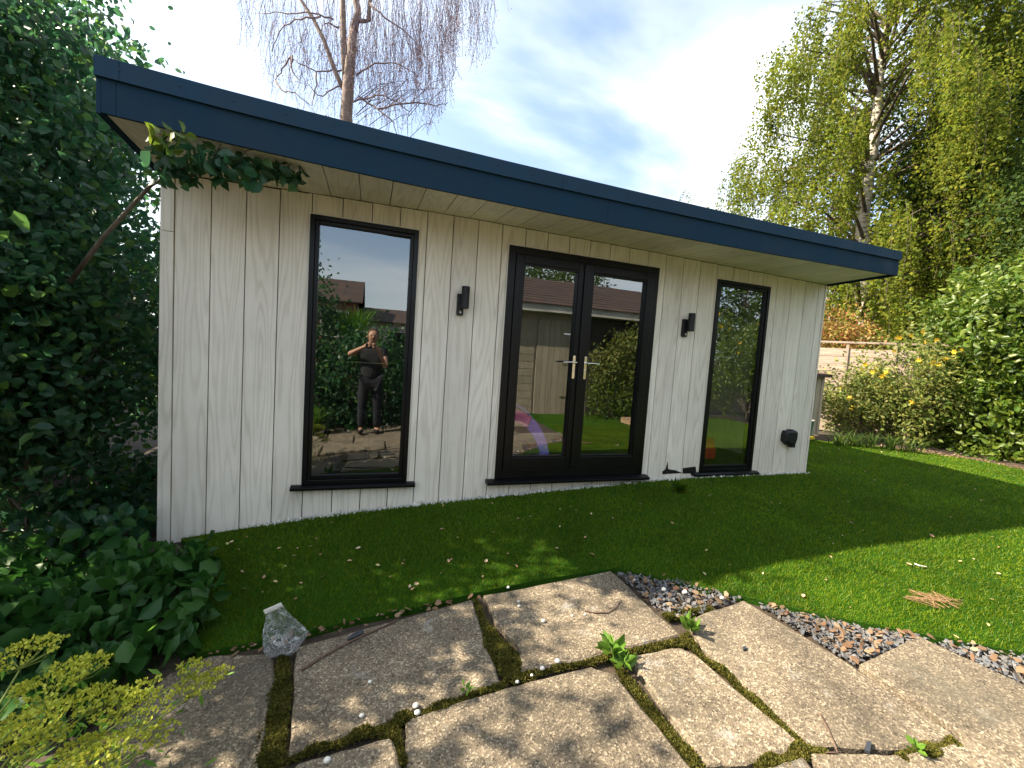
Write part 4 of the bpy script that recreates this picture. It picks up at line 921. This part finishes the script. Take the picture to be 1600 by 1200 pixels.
P = np.array([root + np.array([rng.normal(.12, .22), rng.normal(.1, .18), abs(rng.normal(.12, .12))]) for _ in range(900)]); leaf_cloud('feathery_leaves', P, .05, M_FERN, t, droop=0, width=.25)

# ---------------------------------------------------------------- loose things on the ground
me_leaf = None
def leaf_obj():
    V = []; F = []; n = 8
    out_ = [(0, -.5), (.22, -.3), (.34, 0), (.24, .3), (0, .52), (-.22, .28), (-.33, 0), (-.2, -.3)]
    for x, y in out_: V.append((x * .04, y * .04, .004 + .010 * abs(x) * 1.2 + .006 * y * y))
    V.append((0, 0, .002)); mb = MB(); mb.add(V, [(i, (i + 1) % n, n) for i in range(n)]); return mb.build('fallen_leaf', M_DRY2, None, (0, 0, 0))
M_DRY2 = mat('dry_leaf_single', (.5, .36, .22), .7)
nt_ = M_DRY2.node_tree; oi = N(nt_, 'ShaderNodeObjectInfo'); c_ = ramp(nt_, oi.outputs['Random'], [(0, (.26, .14, .08)), (.35, (.42, .29, .18)), (.6, (.50, .41, .27)), (.8, (.42, .22, .14)), (1, (.45, .40, .16))]); L(nt_, c_, nt_.nodes['Principled BSDF'].inputs['Base Color'])
lf = leaf_obj(); tag(lf, 'dry fallen birch leaf lying on the green turf', 'leaf', 'fallen leaves scattered on the turf')
leafpx = [(412, 905), (430, 913), (462, 940), (378, 897), (355, 853), (362, 850), (386, 842), (373, 862), (485, 857), (436, 860), (460, 872), (495, 845), (560, 860), (546, 880), (590, 887), (610, 905), (640, 920), (650, 917), (645, 925), (700, 880), (760, 880), (806, 888), (770, 835), (870, 860), (925, 870), (530, 800), (690, 830), (820, 830), (900, 800), (1000, 790), (1050, 820), (1120, 840), (1200, 800), (1290, 910), (1255, 935), (1420, 885), (1350, 760), (1180, 770), (1455, 840), (380, 925), (505, 905), (470, 915), (500, 870), (1440, 940), (1560, 900), (1500, 880), (1330, 820), (1100, 900)]
q0 = True
def place_leaf(P, s):
    global q0
    loc = (P[0], P[1], G(P[0], P[1]) + .014); rot = (rng.normal(0, .25), rng.normal(0, .25), rng.uniform(0, 6.28))
    lb_ = 'dry fallen leaf on the sunlit turf at the right' if (y_ := P[1]) < -1.75 and P[0] > 3.4 else 'dry fallen leaf on the shaded turf in front of the tall left window' if P[0] < 2.2 else 'dry fallen leaf on the shaded turf in front of the doors' if P[0] < 4.4 else 'dry fallen leaf on the turf towards the right corner of the garden room'
    if q0: lf['label'] = lb_
    if q0: lf.location = loc; lf.rotation_euler = rot; lf.scale = (s,) * 3; q0 = False
    else: copy_to(lf, None, loc, rot=rot, label=lb_, scale=float(s))
for x, y in leafpx: place_leaf(ong(x, y), rng.uniform(.55, 1.0))
c = 0
while c < 170:
    x = rng.uniform(.6, 10); y = rng.uniform(-2.6, 1.3)
    if not inpoly(np.array([x]), np.array([y]), LAWN)[0]: continue
    if x < 6.4 and y > -.1: continue
    c += 1; place_leaf((x, y), rng.uniform(.28, .65))
# white pebbles lying on the slabs
def pebble(px, s, label, name='pebble'):
    p = ong(*px); mb = MB(); n = 7; V = []; r = random.Random(px[0])
    for k, (zz_, rr) in enumerate(((0, .6), (.35, 1), (.7, .85), (.95, .4))):
        for j in range(n): a = 6.283 * j / n; V.append((p[0] + s * .5 * rr * math.cos(a) * r.uniform(.85, 1.1), p[1] + s * .5 * rr * math.sin(a) * r.uniform(.7, 1), p[2] + zz_ * s * .6))
    F = [(k * n + j, k * n + (j + 1) % n, (k + 1) * n + (j + 1) % n, (k + 1) * n + j) for k in range(3) for j in range(n)] + [tuple(3 * n + j for j in range(n))]
    mb.add(V, F); o = mb.build(name, M_PEB, None, tuple(p), smooth=True); tag(o, label, 'pebble', 'white pebbles lying on the paving')
for px, s, lb in (((794, 919), .022, 'white pebble at the turf edge above the big mossy joint'), ((810, 941), .018, 'upper of two small white pebbles on the top middle slab'), ((811, 948), .018, 'lower of two small white pebbles on the top middle slab'),
                  ((849, 972), .026, 'white pebble in the middle of the top middle slab'), ((894, 963), .014, 'tiny white pebble left of the curved twig'), ((914, 961), .014, 'tiny white pebble beside the curved twig'), ((847, 1046), .026, 'white pebble in the joint left of the green weed'), ((871, 1035), .028, 'white pebble nearest the broad green weed'),
                  ((831, 1056), .014, 'small pebble in the joint right of the moss patch'), ((808, 1067), .020, 'white pebble just below the moss patch'), ((649, 1105), .028, 'upper of two white pebbles at the long mossy joint'), ((652, 1116), .028, 'lower of two white pebbles at the long mossy joint'),
                  ((565, 1120), .022, 'white pebble on the left slab below the sunlit patch'), ((578, 1067), .020, 'flat white pebble above the sunlit patch'), ((511, 1191), .030, 'white pebble on the lowest slab at the bottom edge'),
                  ((990, 907), .026, 'leftmost white pebble among the slate chippings'), ((1037, 923), .034, 'middle white pebble among the slate chippings'), ((1070, 927), .034, 'largest white pebble among the slate chippings'), ((1128, 936), .030, 'white pebble at the right tip of the small slate patch'), ((178 + 0, 1097), .03, 'white pebble behind the yellow flower heads')):
    pebble(px, s, lb)
# sticks
def stick(px, r, label, h=.006, name='twig', mt=None):
    pts = [ong(*q) + np.array([0, 0, h]) for q in px]; mb = MB(); mb.tube(pts, [r * (1 - .5 * i / len(pts)) for i in range(len(pts))], 6); o = mb.build(name, mt or M_STICK, None, tuple(pts[0])); tag(o, label, 'twig')
stick([(471, 1049), (500, 1030), (545, 1005), (585, 987), (622, 970)], .006, 'long straight twig lying on the upper left slab')
stick([(914, 956), (930, 959), (950, 959), (964, 950), (970, 938)], .004, 'curved dark twig on the top middle slab')
stick([(1280, 1116), (1292, 1138), (1302, 1160), (1308, 1178), (1290, 1178)], .0035, 'thin crooked twig on the right slab near the bottom')
stick([(1428, 885), (1436, 888), (1447, 890)], .005, 'pale straw lying on the sunlit turf', .02, mt=M_CREAM)
t = thing('straw_bundle', 'bundle of dry brown straw on the sunlit turf at the right', 'straw', tuple(ong(1455, 940)))
for k in range(34):
    a = ong(rng.uniform(1410, 1460), 925 + rng.uniform(0, 16)); b = ong(rng.uniform(1455, 1505), 940 + rng.uniform(0, 16)); mb = MB(); mb.tube([a + np.array([0, 0, .02]), (a + b) / 2 + np.array([rng.normal(0, .01), rng.normal(0, .01), .022]), b + np.array([0, 0, .016])], .0017, 3, False); mb.build('straw', mat('straw_brown', (.22, .13, .06), .8) if k == 0 else bpy.data.materials['straw_brown'], t)
M_FEA = mat('feather_dark', (.03, .035, .045), .6)
pts = [ong(*q) for q in ((542, 1003), (548, 996), (560, 988), (568, 988), (565, 993), (552, 1000))]; mb = MB(); n = len(pts)
mb.add([p + np.array([0, 0, .006]) for p in pts] + [p + np.array([0, 0, .010 + .004 * (i % 2)]) for i, p in enumerate(pts)], [tuple(range(n - 1, -1, -1)), tuple(range(n, 2 * n))] + [(i, (i + 1) % n, n + (i + 1) % n, n + i) for i in range(n)])
tag(mb.build('slate_piece', M_FEA, None, tuple(pts[0])), 'dark elongated slate sliver beside the long twig', 'slate')
for px, lb in ((((1350, 1176), (1354, 1162), (1361, 1163), (1359, 1179)), 'small dark slate piece on the right slab at the bottom'), (((1160, 1014), (1164, 1012), (1166, 1016), (1162, 1018)), 'tiny dark stone on the large right slab')):
    pts = [ong(*q) for q in px]; n = len(pts); mb = MB(); mb.add([p + np.array([0, 0, .001]) for p in pts] + [p + np.array([0, 0, .012]) for p in pts], [tuple(range(n - 1, -1, -1)), tuple(range(n, 2 * n))] + [(i, (i + 1) % n, n + (i + 1) % n, n + i) for i in range(n)])
    tag(mb.build('slate_piece', M_FEA, None, tuple(pts[0])), lb, 'slate')
# small weeds growing in the joints
def rosette(px, n, s, up, label, mt=M_HEDGE):
    c = ong(*px); t = thing('weed', label, 'weed', tuple(c)); ax = []; P = []
    for i in range(n):
        a = i * 2.4; ax.append((math.cos(a) * 3, math.sin(a) * 3, up + 2 * i / n)); P.append(c + np.array([.004 * math.cos(a), .004 * math.sin(a), .008 + .03 * i / n]))
    leaf_cloud('leaf', np.array(P), s, mt, t, axis=np.array(ax), oval=True, width=.5, jitter=.5, droop=0)
M_WEED = leaf_mat('leaf_weed', [(.08, .17, .02), (.12, .22, .03)], .45, .35, 1.3)
rosette((955, 1025), 16, .075, 1.0, 'broad bright green weed growing where four slabs meet', M_WEED)
rosette((974, 1044), 9, .07, .8, 'smaller bright weed just below the broad one', M_WEED)
rosette((1078, 990), 10, .085, 3.5, 'upright bright green weed at the corner of the large slab', M_WEED)
rosette((727, 1086), 7, .035, 1.5, 'tiny green weed in the long mossy joint', M_WEED)
rosette((432, 985), 6, .085, 3.5, 'green dock leaf behind the plastic bag', M_WEED)
rosette((1430, 1178), 8, .035, 1.5, 'tiny green weed in the joint at the lower right', M_WEED)
rosette((1062, 770), 30, .09, 2.2, 'tuft of green weeds at the foot of the wall right of the doors', M_GRASS)
# crumpled clear bag
def bag_mat():
    m = bpy.data.materials.new('clear_plastic'); m.use_nodes = True; nt = m.node_tree; nt.nodes.clear(); o = N(nt, 'ShaderNodeOutputMaterial')
    t = N(nt, 'ShaderNodeBsdfTransparent'); g = N(nt, 'ShaderNodeBsdfPrincipled'); g.inputs['Base Color'].default_value = (.88, .90, .92, 1); g.inputs['Roughness'].default_value = .08; g.inputs['Specular IOR Level'].default_value = 1
    lw = N(nt, 'ShaderNodeLayerWeight'); lw.inputs[0].default_value = .45; v = objvec(nt, (1, 1, 1)); n1 = noise(nt, v, 12, 2, .5, 1.6); n2 = noise(nt, v, 30, 2, .5, 1.0)
    def crease(n, w_): return M('SUBTRACT', 1.0, M('MINIMUM', M('MULTIPLY', M('ABSOLUTE', M('SUBTRACT', n, .5, nt=nt), nt=nt), w_, nt=nt), 1.0, nt=nt), nt=nt)
    cz = M('MAXIMUM', crease(n1, 26.0), M('MULTIPLY', crease(n2, 24.0), .55, nt=nt), nt=nt)
    f = M('MULTIPLY_ADD', lw.outputs[1], .22, M('MULTIPLY_ADD', cz, .70, .03, nt=nt), nt=nt); f = M('MINIMUM', f, .85, nt=nt); b = N(nt, 'ShaderNodeBump'); b.inputs['Strength'].default_value = 1; b.inputs['Distance'].default_value = .015; L(nt, cz, b.inputs['Height']); L(nt, b.outputs[0], g.inputs['Normal'])
    x = N(nt, 'ShaderNodeMixShader'); L(nt, f, x.inputs[0]); L(nt, t.outputs[0], x.inputs[1]); L(nt, g.outputs[0], x.inputs[2]); L(nt, x.outputs[0], o.inputs[0]); return m
M_BAG = bag_mat(); bc = ong(440, 1022); t = thing('plastic_bag', 'crumpled clear zip bag lying where turf and paving meet', 'plastic bag', tuple(bc))
mb = MB(); n = 26; rings = 16; V = []
# outline in the plane facing up-front: fat lower body, flattened neck leaning back left
for k in range(rings + 1):
    u = k / rings; z = .205 * u
    wx = float(np.interp(u, [0, .12, .3, .5, .7, .88, 1], [.050, .078, .090, .078, .056, .040, .036])); wy = float(np.interp(u, [0, .2, .4, .6, .85, 1], [.035, .055, .045, .026, .008, .002]))
    cxx = bc[0] + float(np.interp(u, [0, .3, .6, 1], [-.005, .012, -.012, -.048])); cyy = bc[1] + .01 + .03 * u
    for j in range(n):
        a = 6.283 * j / n; rr = 1 + (.16 * abs(math.sin(2.5 * a + 5 * u)) + .10 * abs(math.sin(4.5 * a - 9 * u)) - .10) * (1 - .8 * u) + rng.normal(0, .05) * (1 - .7 * u); V.append((cxx + wx * rr * math.cos(a), cyy + wy * rr * math.sin(a), bc[2] + .004 + z + .010 * math.sin(3 * a + 5 * u) * (1 - u) + .014 * math.cos(a) * u))
F = [(k * n + j, k * n + (j + 1) % n, (k + 1) * n + (j + 1) % n, (k + 1) * n + j) for k in range(rings) for j in range(n)] + [tuple(range(n - 1, -1, -1))]
mb.add(V, F); mb.build('bag_film', M_BAG, t, smooth=True)
mb = MB(); top = np.array([bc[0] - .048, bc[1] + .04, bc[2] + .206]); mb.obox(top, (.036, 0, .014), (0, .003, 0), (-.004, 0, .009)); mb.build('zip_strip', M_PEB, t)

# ---------------------------------------------------------------- BEHIND THE CAMERA (seen reflected in the glass)
def mir(x, y, Y): p = onY(x, y, Y); return np.array([p[0], -p[1], p[2]])
M_DKW = fence_mat('dark_wall', (.06, .05, .04), (.03, .026, .022), (14, 14, 1.2))
# long low outbuilding facing the garden room
t = thing('outbuilding', 'low outbuilding with brown tiled roof reflected in the doors', 'outbuilding', (6.4, -5.9, -.4))
x0, x1, yf = 3.9, 9.6, -5.9
mb = MB(); mb.box((6.6, yf - 3.6, -.45), (x1, yf, 2.3)); mb.build('wall', M_DKW, t)
mb = MB(); mb.box((x0, yf - 3.6, -.45), (6.598, yf - .03, 2.3)); mb.build('wall', M_SHEDW, t)
for i in range(15):
    z = -.42 + .18 * i
    mb = MB(); mb.box((x0, yf - .028, z), (5.12, yf, z + .17)); mb.build('weatherboard', M_SHEDW, t)
for i in range(8):
    a = 5.18 + .15 * i; mb = MB(); mb.box((a, yf - .028, -.36), (a + .143, yf + .01, 2.05)); mb.build('door_board', M_SHEDW, t)
for z in (.2, 1.0, 1.75):
    mb = MB(); mb.prism([(5.85, z - .015), (6.32, z - .03), (6.32, z + .03), (5.85, z + .015)], 'y', yf + .011, yf + .02); mb.build('strap_hinge', M_CHROME, t)
mb = MB(); mb.box((x0 - .2, yf + .25, 2.22), (x1 + .2, yf + .28, 2.40)); mb.build('fascia', M_CREAM, t)
mb = MB(); mb.box((x0 - .2, yf - .03, 2.22), (x1 + .2, yf + .25, 2.24)); mb.build('eaves', M_CREAM, t)
for k in range(11):     # tile courses, each overlapping the one below
    ya = yf + .32 - .28 * k; za = 2.39 + .105 * k; mb = MB(); mb.add([(x0 - .25, ya, za), (x1 + .25, ya, za), (x1 + .25, ya - .32, za + .12), (x0 - .25, ya - .32, za + .12), (x0 - .25, ya, za + .03), (x1 + .25, ya, za + .03), (x1 + .25, ya - .32, za + .135), (x0 - .25, ya - .32, za + .135)],
        [(0, 3, 2, 1), (4, 5, 6, 7), (0, 1, 5, 4), (1, 2, 6, 5), (2, 3, 7, 6), (3, 0, 4, 7)]); mb.build('tile_course', M_TILE, t)
mb = MB(); mb.box((7.0, yf + .001, 1.0), (7.7, yf + .04, 1.8)); mb.build('window', M_BLK, t)
# houses beyond
def house(name, label, xa, xb, y, depth, ze, zr, gable=False, org=None, wallm=None, courses=16):
    t = thing(name, label, 'house', ((xa + xb) / 2, y, -.4)); mb = MB()
    if gable:   # gable end faces the garden
        xm = (xa + xb) / 2; mb.prism([(xa, -.4), (xb, -.4), (xb, ze), (xm, zr), (xa, ze)], 'y', y - depth, y); mb.build('wall', M_BRICK, t)
        for s in (-1, 1):
            e = xa - .25 if s < 0 else xb + .25; dz = (zr - ze) / ((xb - xa) / 2) * .25; mb = MB(); mb.add([(xm, y + .3, zr + .02), (e, y + .3, ze - dz), (e, y - depth, ze - dz), (xm, y - depth, zr + .02), (xm, y + .3, zr + .14), (e, y + .3, ze - dz + .12), (e, y - depth, ze - dz + .12), (xm, y - depth, zr + .14)],
                [(0, 1, 2, 3), (7, 6, 5, 4), (0, 4, 5, 1), (1, 5, 6, 2), (2, 6, 7, 3), (3, 7, 4, 0)]); mb.build('roof', M_TILE, t)
    else:
        mb.box((xa, y - depth, -.4), (xb, y, ze)); mb.build('wall', wallm or M_BRICK, t)
        for k in range(courses):
            u = k / courses; v_ = (k + 1) / courses; ya = y + .3 - u * (depth / 2 + .3); yb = y + .3 - v_ * (depth / 2 + .3) - .05; za = ze + u * (zr - ze); zb = ze + v_ * (zr - ze) + .02
            mb = MB(); mb.add([(xa - .2, ya, za), (xb + .2, ya, za), (xb + .2, yb, zb), (xa - .2, yb, zb), (xa - .2, ya, za + .05), (xb + .2, ya, za + .05), (xb + .2, yb, zb + .04), (xa - .2, yb, zb + .04)],
                [(0, 3, 2, 1), (4, 5, 6, 7), (0, 1, 5, 4), (1, 2, 6, 5), (2, 3, 7, 6), (3, 0, 4, 7)]); mb.build('tile_course', M_TILE, t)
        mb = MB(); mb.box((xa - .2, y - depth, ze - .05), (xb + .2, y - depth / 2, ze + .02)); mb.add([(xa - .2, y - depth / 2, zr), (xb + .2, y - depth / 2, zr), (xb + .2, y - depth - .2, ze), (xa - .2, y - depth - .2, ze)], [(0, 1, 2, 3)]); mb.build('rear_roof', M_TILE, t)
        for xw in np.arange(xa + 1, xb - 1, 2.4):
            mb = MB(); mb.box((xw, y + .001, ze - 1.5), (xw + 1.1, y + .05, ze - .35)); fr = mb.build('window', M_CREAM, t); mb = MB(); mb.box((xw + .08, y + .052, ze - 1.42), (xw + 1.02, y + .06, ze - .43)); mb.build('pane', M_BLK, fr)
    return t
house('brick_house', 'brick house with dark tiled roof reflected at the upper left of the tall window', -6.5, .75, -16, 7, 2.9, 4.3)
house('bungalow', 'pale walled bungalow with long brown roof reflected in the tall window', 1.05, 9.0, -18, 7, 2.3, 3.2, wallm=M_CREAM)
def backtree(name, label, x, y, z, rad, ncl, per, sz, mt, oval=False, cat='tree', zc=None):
    tree(name, label, cat, (x, y, -.45), (x, y, z), (x, y, zc or z * .6), rad, ncl, per, (.16, .16, .14), sz, mt, .08, oval=oval, nl=16)
backtree('apple_tree', 'round green tree reflected above the tiled outbuilding roof', 8.6, -13, 4.6, (2.8, 2.0, 1.7), 320, 30, .12, M_DARK, zc=3.9)
backtree('climbing_shrub', 'brown green climbing shrub reflected in the right door leaf', 7.6, -5.3, 1.6, (1.25, .45, 1.0), 420, 22, .08, M_FLBUSH, cat='shrub', zc=1.0)
backtree('garden_shrub', 'low shrub in front of the outbuilding wall', 6.9, -5.1, .5, (.8, .4, .5), 140, 20, .07, M_HEDGE, cat='shrub', zc=.0)
backtree('evergreen_shrub', 'dark evergreen shrub reflected at the left of the tall window', -.2, -5.6, 2.6, (1.1, .9, 1.7), 380, 22, .09, M_LEAF_L, cat='shrub', zc=1.1)
backtree('border_shrub', 'dark shrub behind the photographer', 1.5, -4.95, 1.4, (2.1, .62, 1.15), 700, 22, .09, M_LEAF_L, cat='shrub', zc=.35)
tuft('feathery green bamboo reflected behind the photographer', (1.0, -5.9, .7), 420, 1.5, .95, M_FERN, 'bamboo', 'plant', wd=.03)
tuft('low fern reflected at the lower left of the tall window', (.45, -4.3, -.42), 120, .55, .4, M_FERN, 'fern', 'plant', wd=.03)
backtree('holly_tree', 'tall dark tree reflected at the top of the narrow right window', 15, -9, 5.5, (3.6, 3.0, 3.2), 520, 34, .14, M_DARK, zc=4.2)
flower_back = flower_shrub('yellow flowered shrub reflected in the narrow right window', (11.2, -5.2, 1.3), (1.8, 1.1, 1.3), 480, 12, (11.2, -5.2, -.2), M_HEDGE)
fence('fence_panel_run', 'pale board fence at the far side of the lawn behind the camera', (9.7, -6.6), (15.5, -6.9), 1.4, -.25, 1, npan=3)
# pallet on the lawn
t = thing('pallet', 'wooden pallet lying on the lawn reflected in the right door leaf', 'pallet', (7.2, -4.0, -.2))
for i in range(6): mb = MB(); mb.box((6.7, -4.4 + i * .16, -.09), (7.8, -4.4 + i * .16 + .11, -.07)); mb.build('deck_board', M_PALLET, t)
for x in (6.7, 7.2, 7.7):
    mb = MB(); mb.box((x, -4.4, -.19), (x + .1, -3.49, -.091)); mb.build('bearer', M_PALLET, t)

# photographer ------------------------------------------------------------
M_SKIN = mat('skin', (.50, .28, .19), .55); M_SHIRT = painted('shirt_black', (.015, .016, .02), .85); M_TROU = painted('trousers_dark', (.014, .016, .024), .85); M_HAIR = mat('hair_brown', (.06, .035, .02), .8)
gz = G(1.4, -4.0) + 0.002; pr = thing('person', 'person in dark t-shirt and dark trousers holding a phone up in both hands', 'person', (1.38, -4.02, gz))
def skin_obj(name, verts, edges, radii, mt, sub=2, rootv=0):
    me = bpy.data.meshes.new(name); me.from_pydata([tuple(np.array(v) - ORG[pr.name]) for v in verts], edges, []); o = link(name, me, mt, pr)
    me.skin_vertices or o.modifiers.new('s', 'SKIN')
    if not o.modifiers: o.modifiers.new('s', 'SKIN')
    for i, r in enumerate(radii):
        sv = me.skin_vertices[0].data[i]; sv.radius = (r, r) if not isinstance(r, tuple) else r; sv.use_root = (i == rootv)
    s = o.modifiers.new('d', 'SUBSURF'); s.levels = sub; s.render_levels = sub; return o
def add_skin(name, verts, edges, radii, mt, sub=2, rootv=0):
    me = bpy.data.meshes.new(name); me.from_pydata([tuple(np.array(v) - ORG[pr.name]) for v in verts], edges, []); o = link(name, me, mt, pr)
    o.modifiers.new('s', 'SKIN')
    if not me.skin_vertices:
        bm = bmesh.new(); bm.from_mesh(me); bm.verts.layers.skin.verify(); bm.to_mesh(me); bm.free()
    for i, r in enumerate(radii):
        sv = me.skin_vertices[0].data[i]; sv.radius = (r, r) if not isinstance(r, tuple) else r; sv.use_root = (i == rootv)
    s = o.modifiers.new('d', 'SUBSURF'); s.levels = sub; s.render_levels = sub
    for p in me.polygons: p.use_smooth = True
    return o
px_, py_ = 1.38, -4.02
J = {'pel': (px_, py_, gz + .96), 'w': (px_, py_, gz + 1.12), 'ch': (px_, py_ + .02, gz + 1.32), 'nk': (px_, py_ + .01, gz + 1.50), 'hd0': (px_, py_ + .03, gz + 1.58), 'hd1': (px_, py_ + .05, gz + 1.66), 'hd2': (px_, py_ + .04, gz + 1.73), 'hd3': (px_, py_ + .02, gz + 1.775),
     'shL': (px_ - .19, py_ + .01, gz + 1.42), 'elL': (px_ - .37, py_ + .12, gz + 1.36), 'wrL': (px_ - .12, py_ + .33, gz + 1.50), 'haL': (px_ - .075, py_ + .355, gz + 1.535),
     'shR': (px_ + .19, py_ + .01, gz + 1.42), 'elR': (px_ + .22, py_ + .17, gz + 1.17), 'wrR': (px_ + .09, py_ + .33, gz + 1.46), 'haR': (px_ + .045, py_ + .355, gz + 1.515),
     'hiL': (px_ - .10, py_, gz + .92), 'knL': (px_ - .12, py_ + .02, gz + .50), 'anL': (px_ - .13, py_ - .02, gz + .09), 'toL': (px_ - .14, py_ + .14, gz + .045),
     'hiR': (px_ + .10, py_, gz + .92), 'knR': (px_ + .12, py_ + .02, gz + .50), 'anR': (px_ + .13, py_ - .02, gz + .09), 'toR': (px_ + .14, py_ + .14, gz + .045)}
R0 = {'pel': .14, 'w': .135, 'ch': .15, 'nk': .06, 'hd0': .062, 'hd1': .085, 'hd2': .085, 'hd3': .05, 'shL': .065, 'elL': .043, 'wrL': .028, 'haL': .034, 'shR': .065, 'elR': .043, 'wrR': .028, 'haR': .034, 'hiL': .09, 'knL': .058, 'anL': .042, 'toL': .035, 'hiR': .09, 'knR': .058, 'anR': .042, 'toR': .035}
E_ = [('pel', 'w'), ('w', 'ch'), ('ch', 'nk'), ('nk', 'hd0'), ('hd0', 'hd1'), ('hd1', 'hd2'), ('hd2', 'hd3'), ('ch', 'shL'), ('shL', 'elL'), ('elL', 'wrL'), ('wrL', 'haL'), ('ch', 'shR'), ('shR', 'elR'), ('elR', 'wrR'), ('wrR', 'haR'), ('pel', 'hiL'), ('hiL', 'knL'), ('knL', 'anL'), ('anL', 'toL'), ('pel', 'hiR'), ('hiR', 'knR'), ('knR', 'anR'), ('anR', 'toR')]
ks = list(J); add_skin('body', [J[k] for k in ks], [(ks.index(a), ks.index(b)) for a, b in E_], [R0[k] for k in ks], M_SKIN)
def mid(a, b, u): return tuple(np.array(a) * (1 - u) + np.array(b) * u)
sv = [mid(J['pel'], J['hiL'], .0)[:2] + (J['pel'][2] - .07,), J['w'], J['ch'], mid(J['ch'], J['nk'], .6), J['shL'], mid(J['shL'], J['elL'], .5), J['shR'], mid(J['shR'], J['elR'], .5)]
add_skin('t_shirt', sv, [(0, 1), (1, 2), (2, 3), (2, 4), (4, 5), (2, 6), (6, 7)], [.185, .172, .178, .085, .088, .072, .088, .072], M_SHIRT)
tv = [J['pel'], J['hiL'], J['knL'], mid(J['knL'], J['anL'], 1.0), J['hiR'], J['knR'], mid(J['knR'], J['anR'], 1.0)]
add_skin('trousers', tv, [(0, 1), (1, 2), (2, 3), (0, 4), (4, 5), (5, 6)], [.155, .112, .086, .07, .112, .086, .07], M_TROU)
for s in 'LR':
    a = np.array(J['an' + s]); add_skin('shoe', [a + np.array([0, -.03, -.03]), a + np.array([0, .06, -.04]), np.array(J['to' + s]) + np.array([0, .02, 0])], [(0, 1), (1, 2)], [.052, .05, .042], M_BLK2, 2)
add_skin('hair', [(px_, py_ - .005, gz + 1.70), (px_, py_ - .005, gz + 1.76), (px_, py_ + .045, gz + 1.80)], [(0, 1), (1, 2)], [.095, .10, .06], M_HAIR)
hc = np.array(J['hd1'])
mb = MB(); mb.tube([hc + np.array([0, .075, .02]), hc + np.array([0, .105, -.012]), hc + np.array([0, .088, -.02])], [.008, .014, .010], 8); mb.build('nose', M_SKIN, pr, smooth=True)
for s in (-1, 1):
    mb = MB(); mb.tube([hc + np.array([s * .032, .080, .028]), hc + np.array([s * .032, .089, .028])], [.011, .006], 8); mb.build('eye', M_BLK2, pr)
    mb = MB(); mb.tube([hc + np.array([s * .085, 0, -.02]), hc + np.array([s * .095, -.01, .012]), hc + np.array([s * .088, -.005, .035])], [.008, .014, .008], 6); mb.build('ear', M_SKIN, pr, smooth=True)
mb = MB(); mb.tube([hc + np.array([-.025, .078, -.048]), hc + np.array([0, .086, -.046]), hc + np.array([.025, .078, -.048])], [.003, .006, .003], 6); mb.build('mouth', mat('lips', (.35, .12, .10), .5), pr, smooth=True)
for s, hk in ((-1, 'haL'), (1, 'haR')):
    h = np.array(J[hk])
    for k in range(4):
        zz0 = .03 - .02 * k; ln = (.062, .072, .068, .052)[k]
        mb = MB(); mb.tube([h + np.array([0, .01, zz0]), h + np.array([-s * ln * .45, .030, zz0 + .004]), h + np.array([-s * ln * .8, .024, zz0]), h + np.array([-s * ln, .008, zz0 - .004])], [.010, .0095, .0085, .006], 7); mb.build('finger', M_SKIN, pr, smooth=True)
    mb = MB(); mb.tube([h + np.array([0, -.015, -.01]), h + np.array([-s * .03, -.03, .02]), h + np.array([-s * .045, -.02, .04])], [.012, .010, .008], 7); mb.build('thumb', M_SKIN, pr, smooth=True)
mb = MB(); mb.box((CAM[0] - .075, CAM[1] - .032, CAM[2] - .045), (CAM[0] + .075, CAM[1] - .024, CAM[2] + .03)); o = mb.build('phone', M_BLK2, None, (CAM[0], CAM[1] - .028, CAM[2] - .01), bevel=.003); tag(o, 'black phone held up in front of the face of the reflected person', 'phone')

# the blank base of the room hides nothing: earth around the foot of the walls
mb = MB()
# ---------------------------------------------------------------- render settings
S.render.engine = 'CYCLES'
S.cycles.max_bounces = 8; S.cycles.transparent_max_bounces = 16; S.cycles.glossy_bounces = 4; S.cycles.diffuse_bounces = 3; S.cycles.transmission_bounces = 4
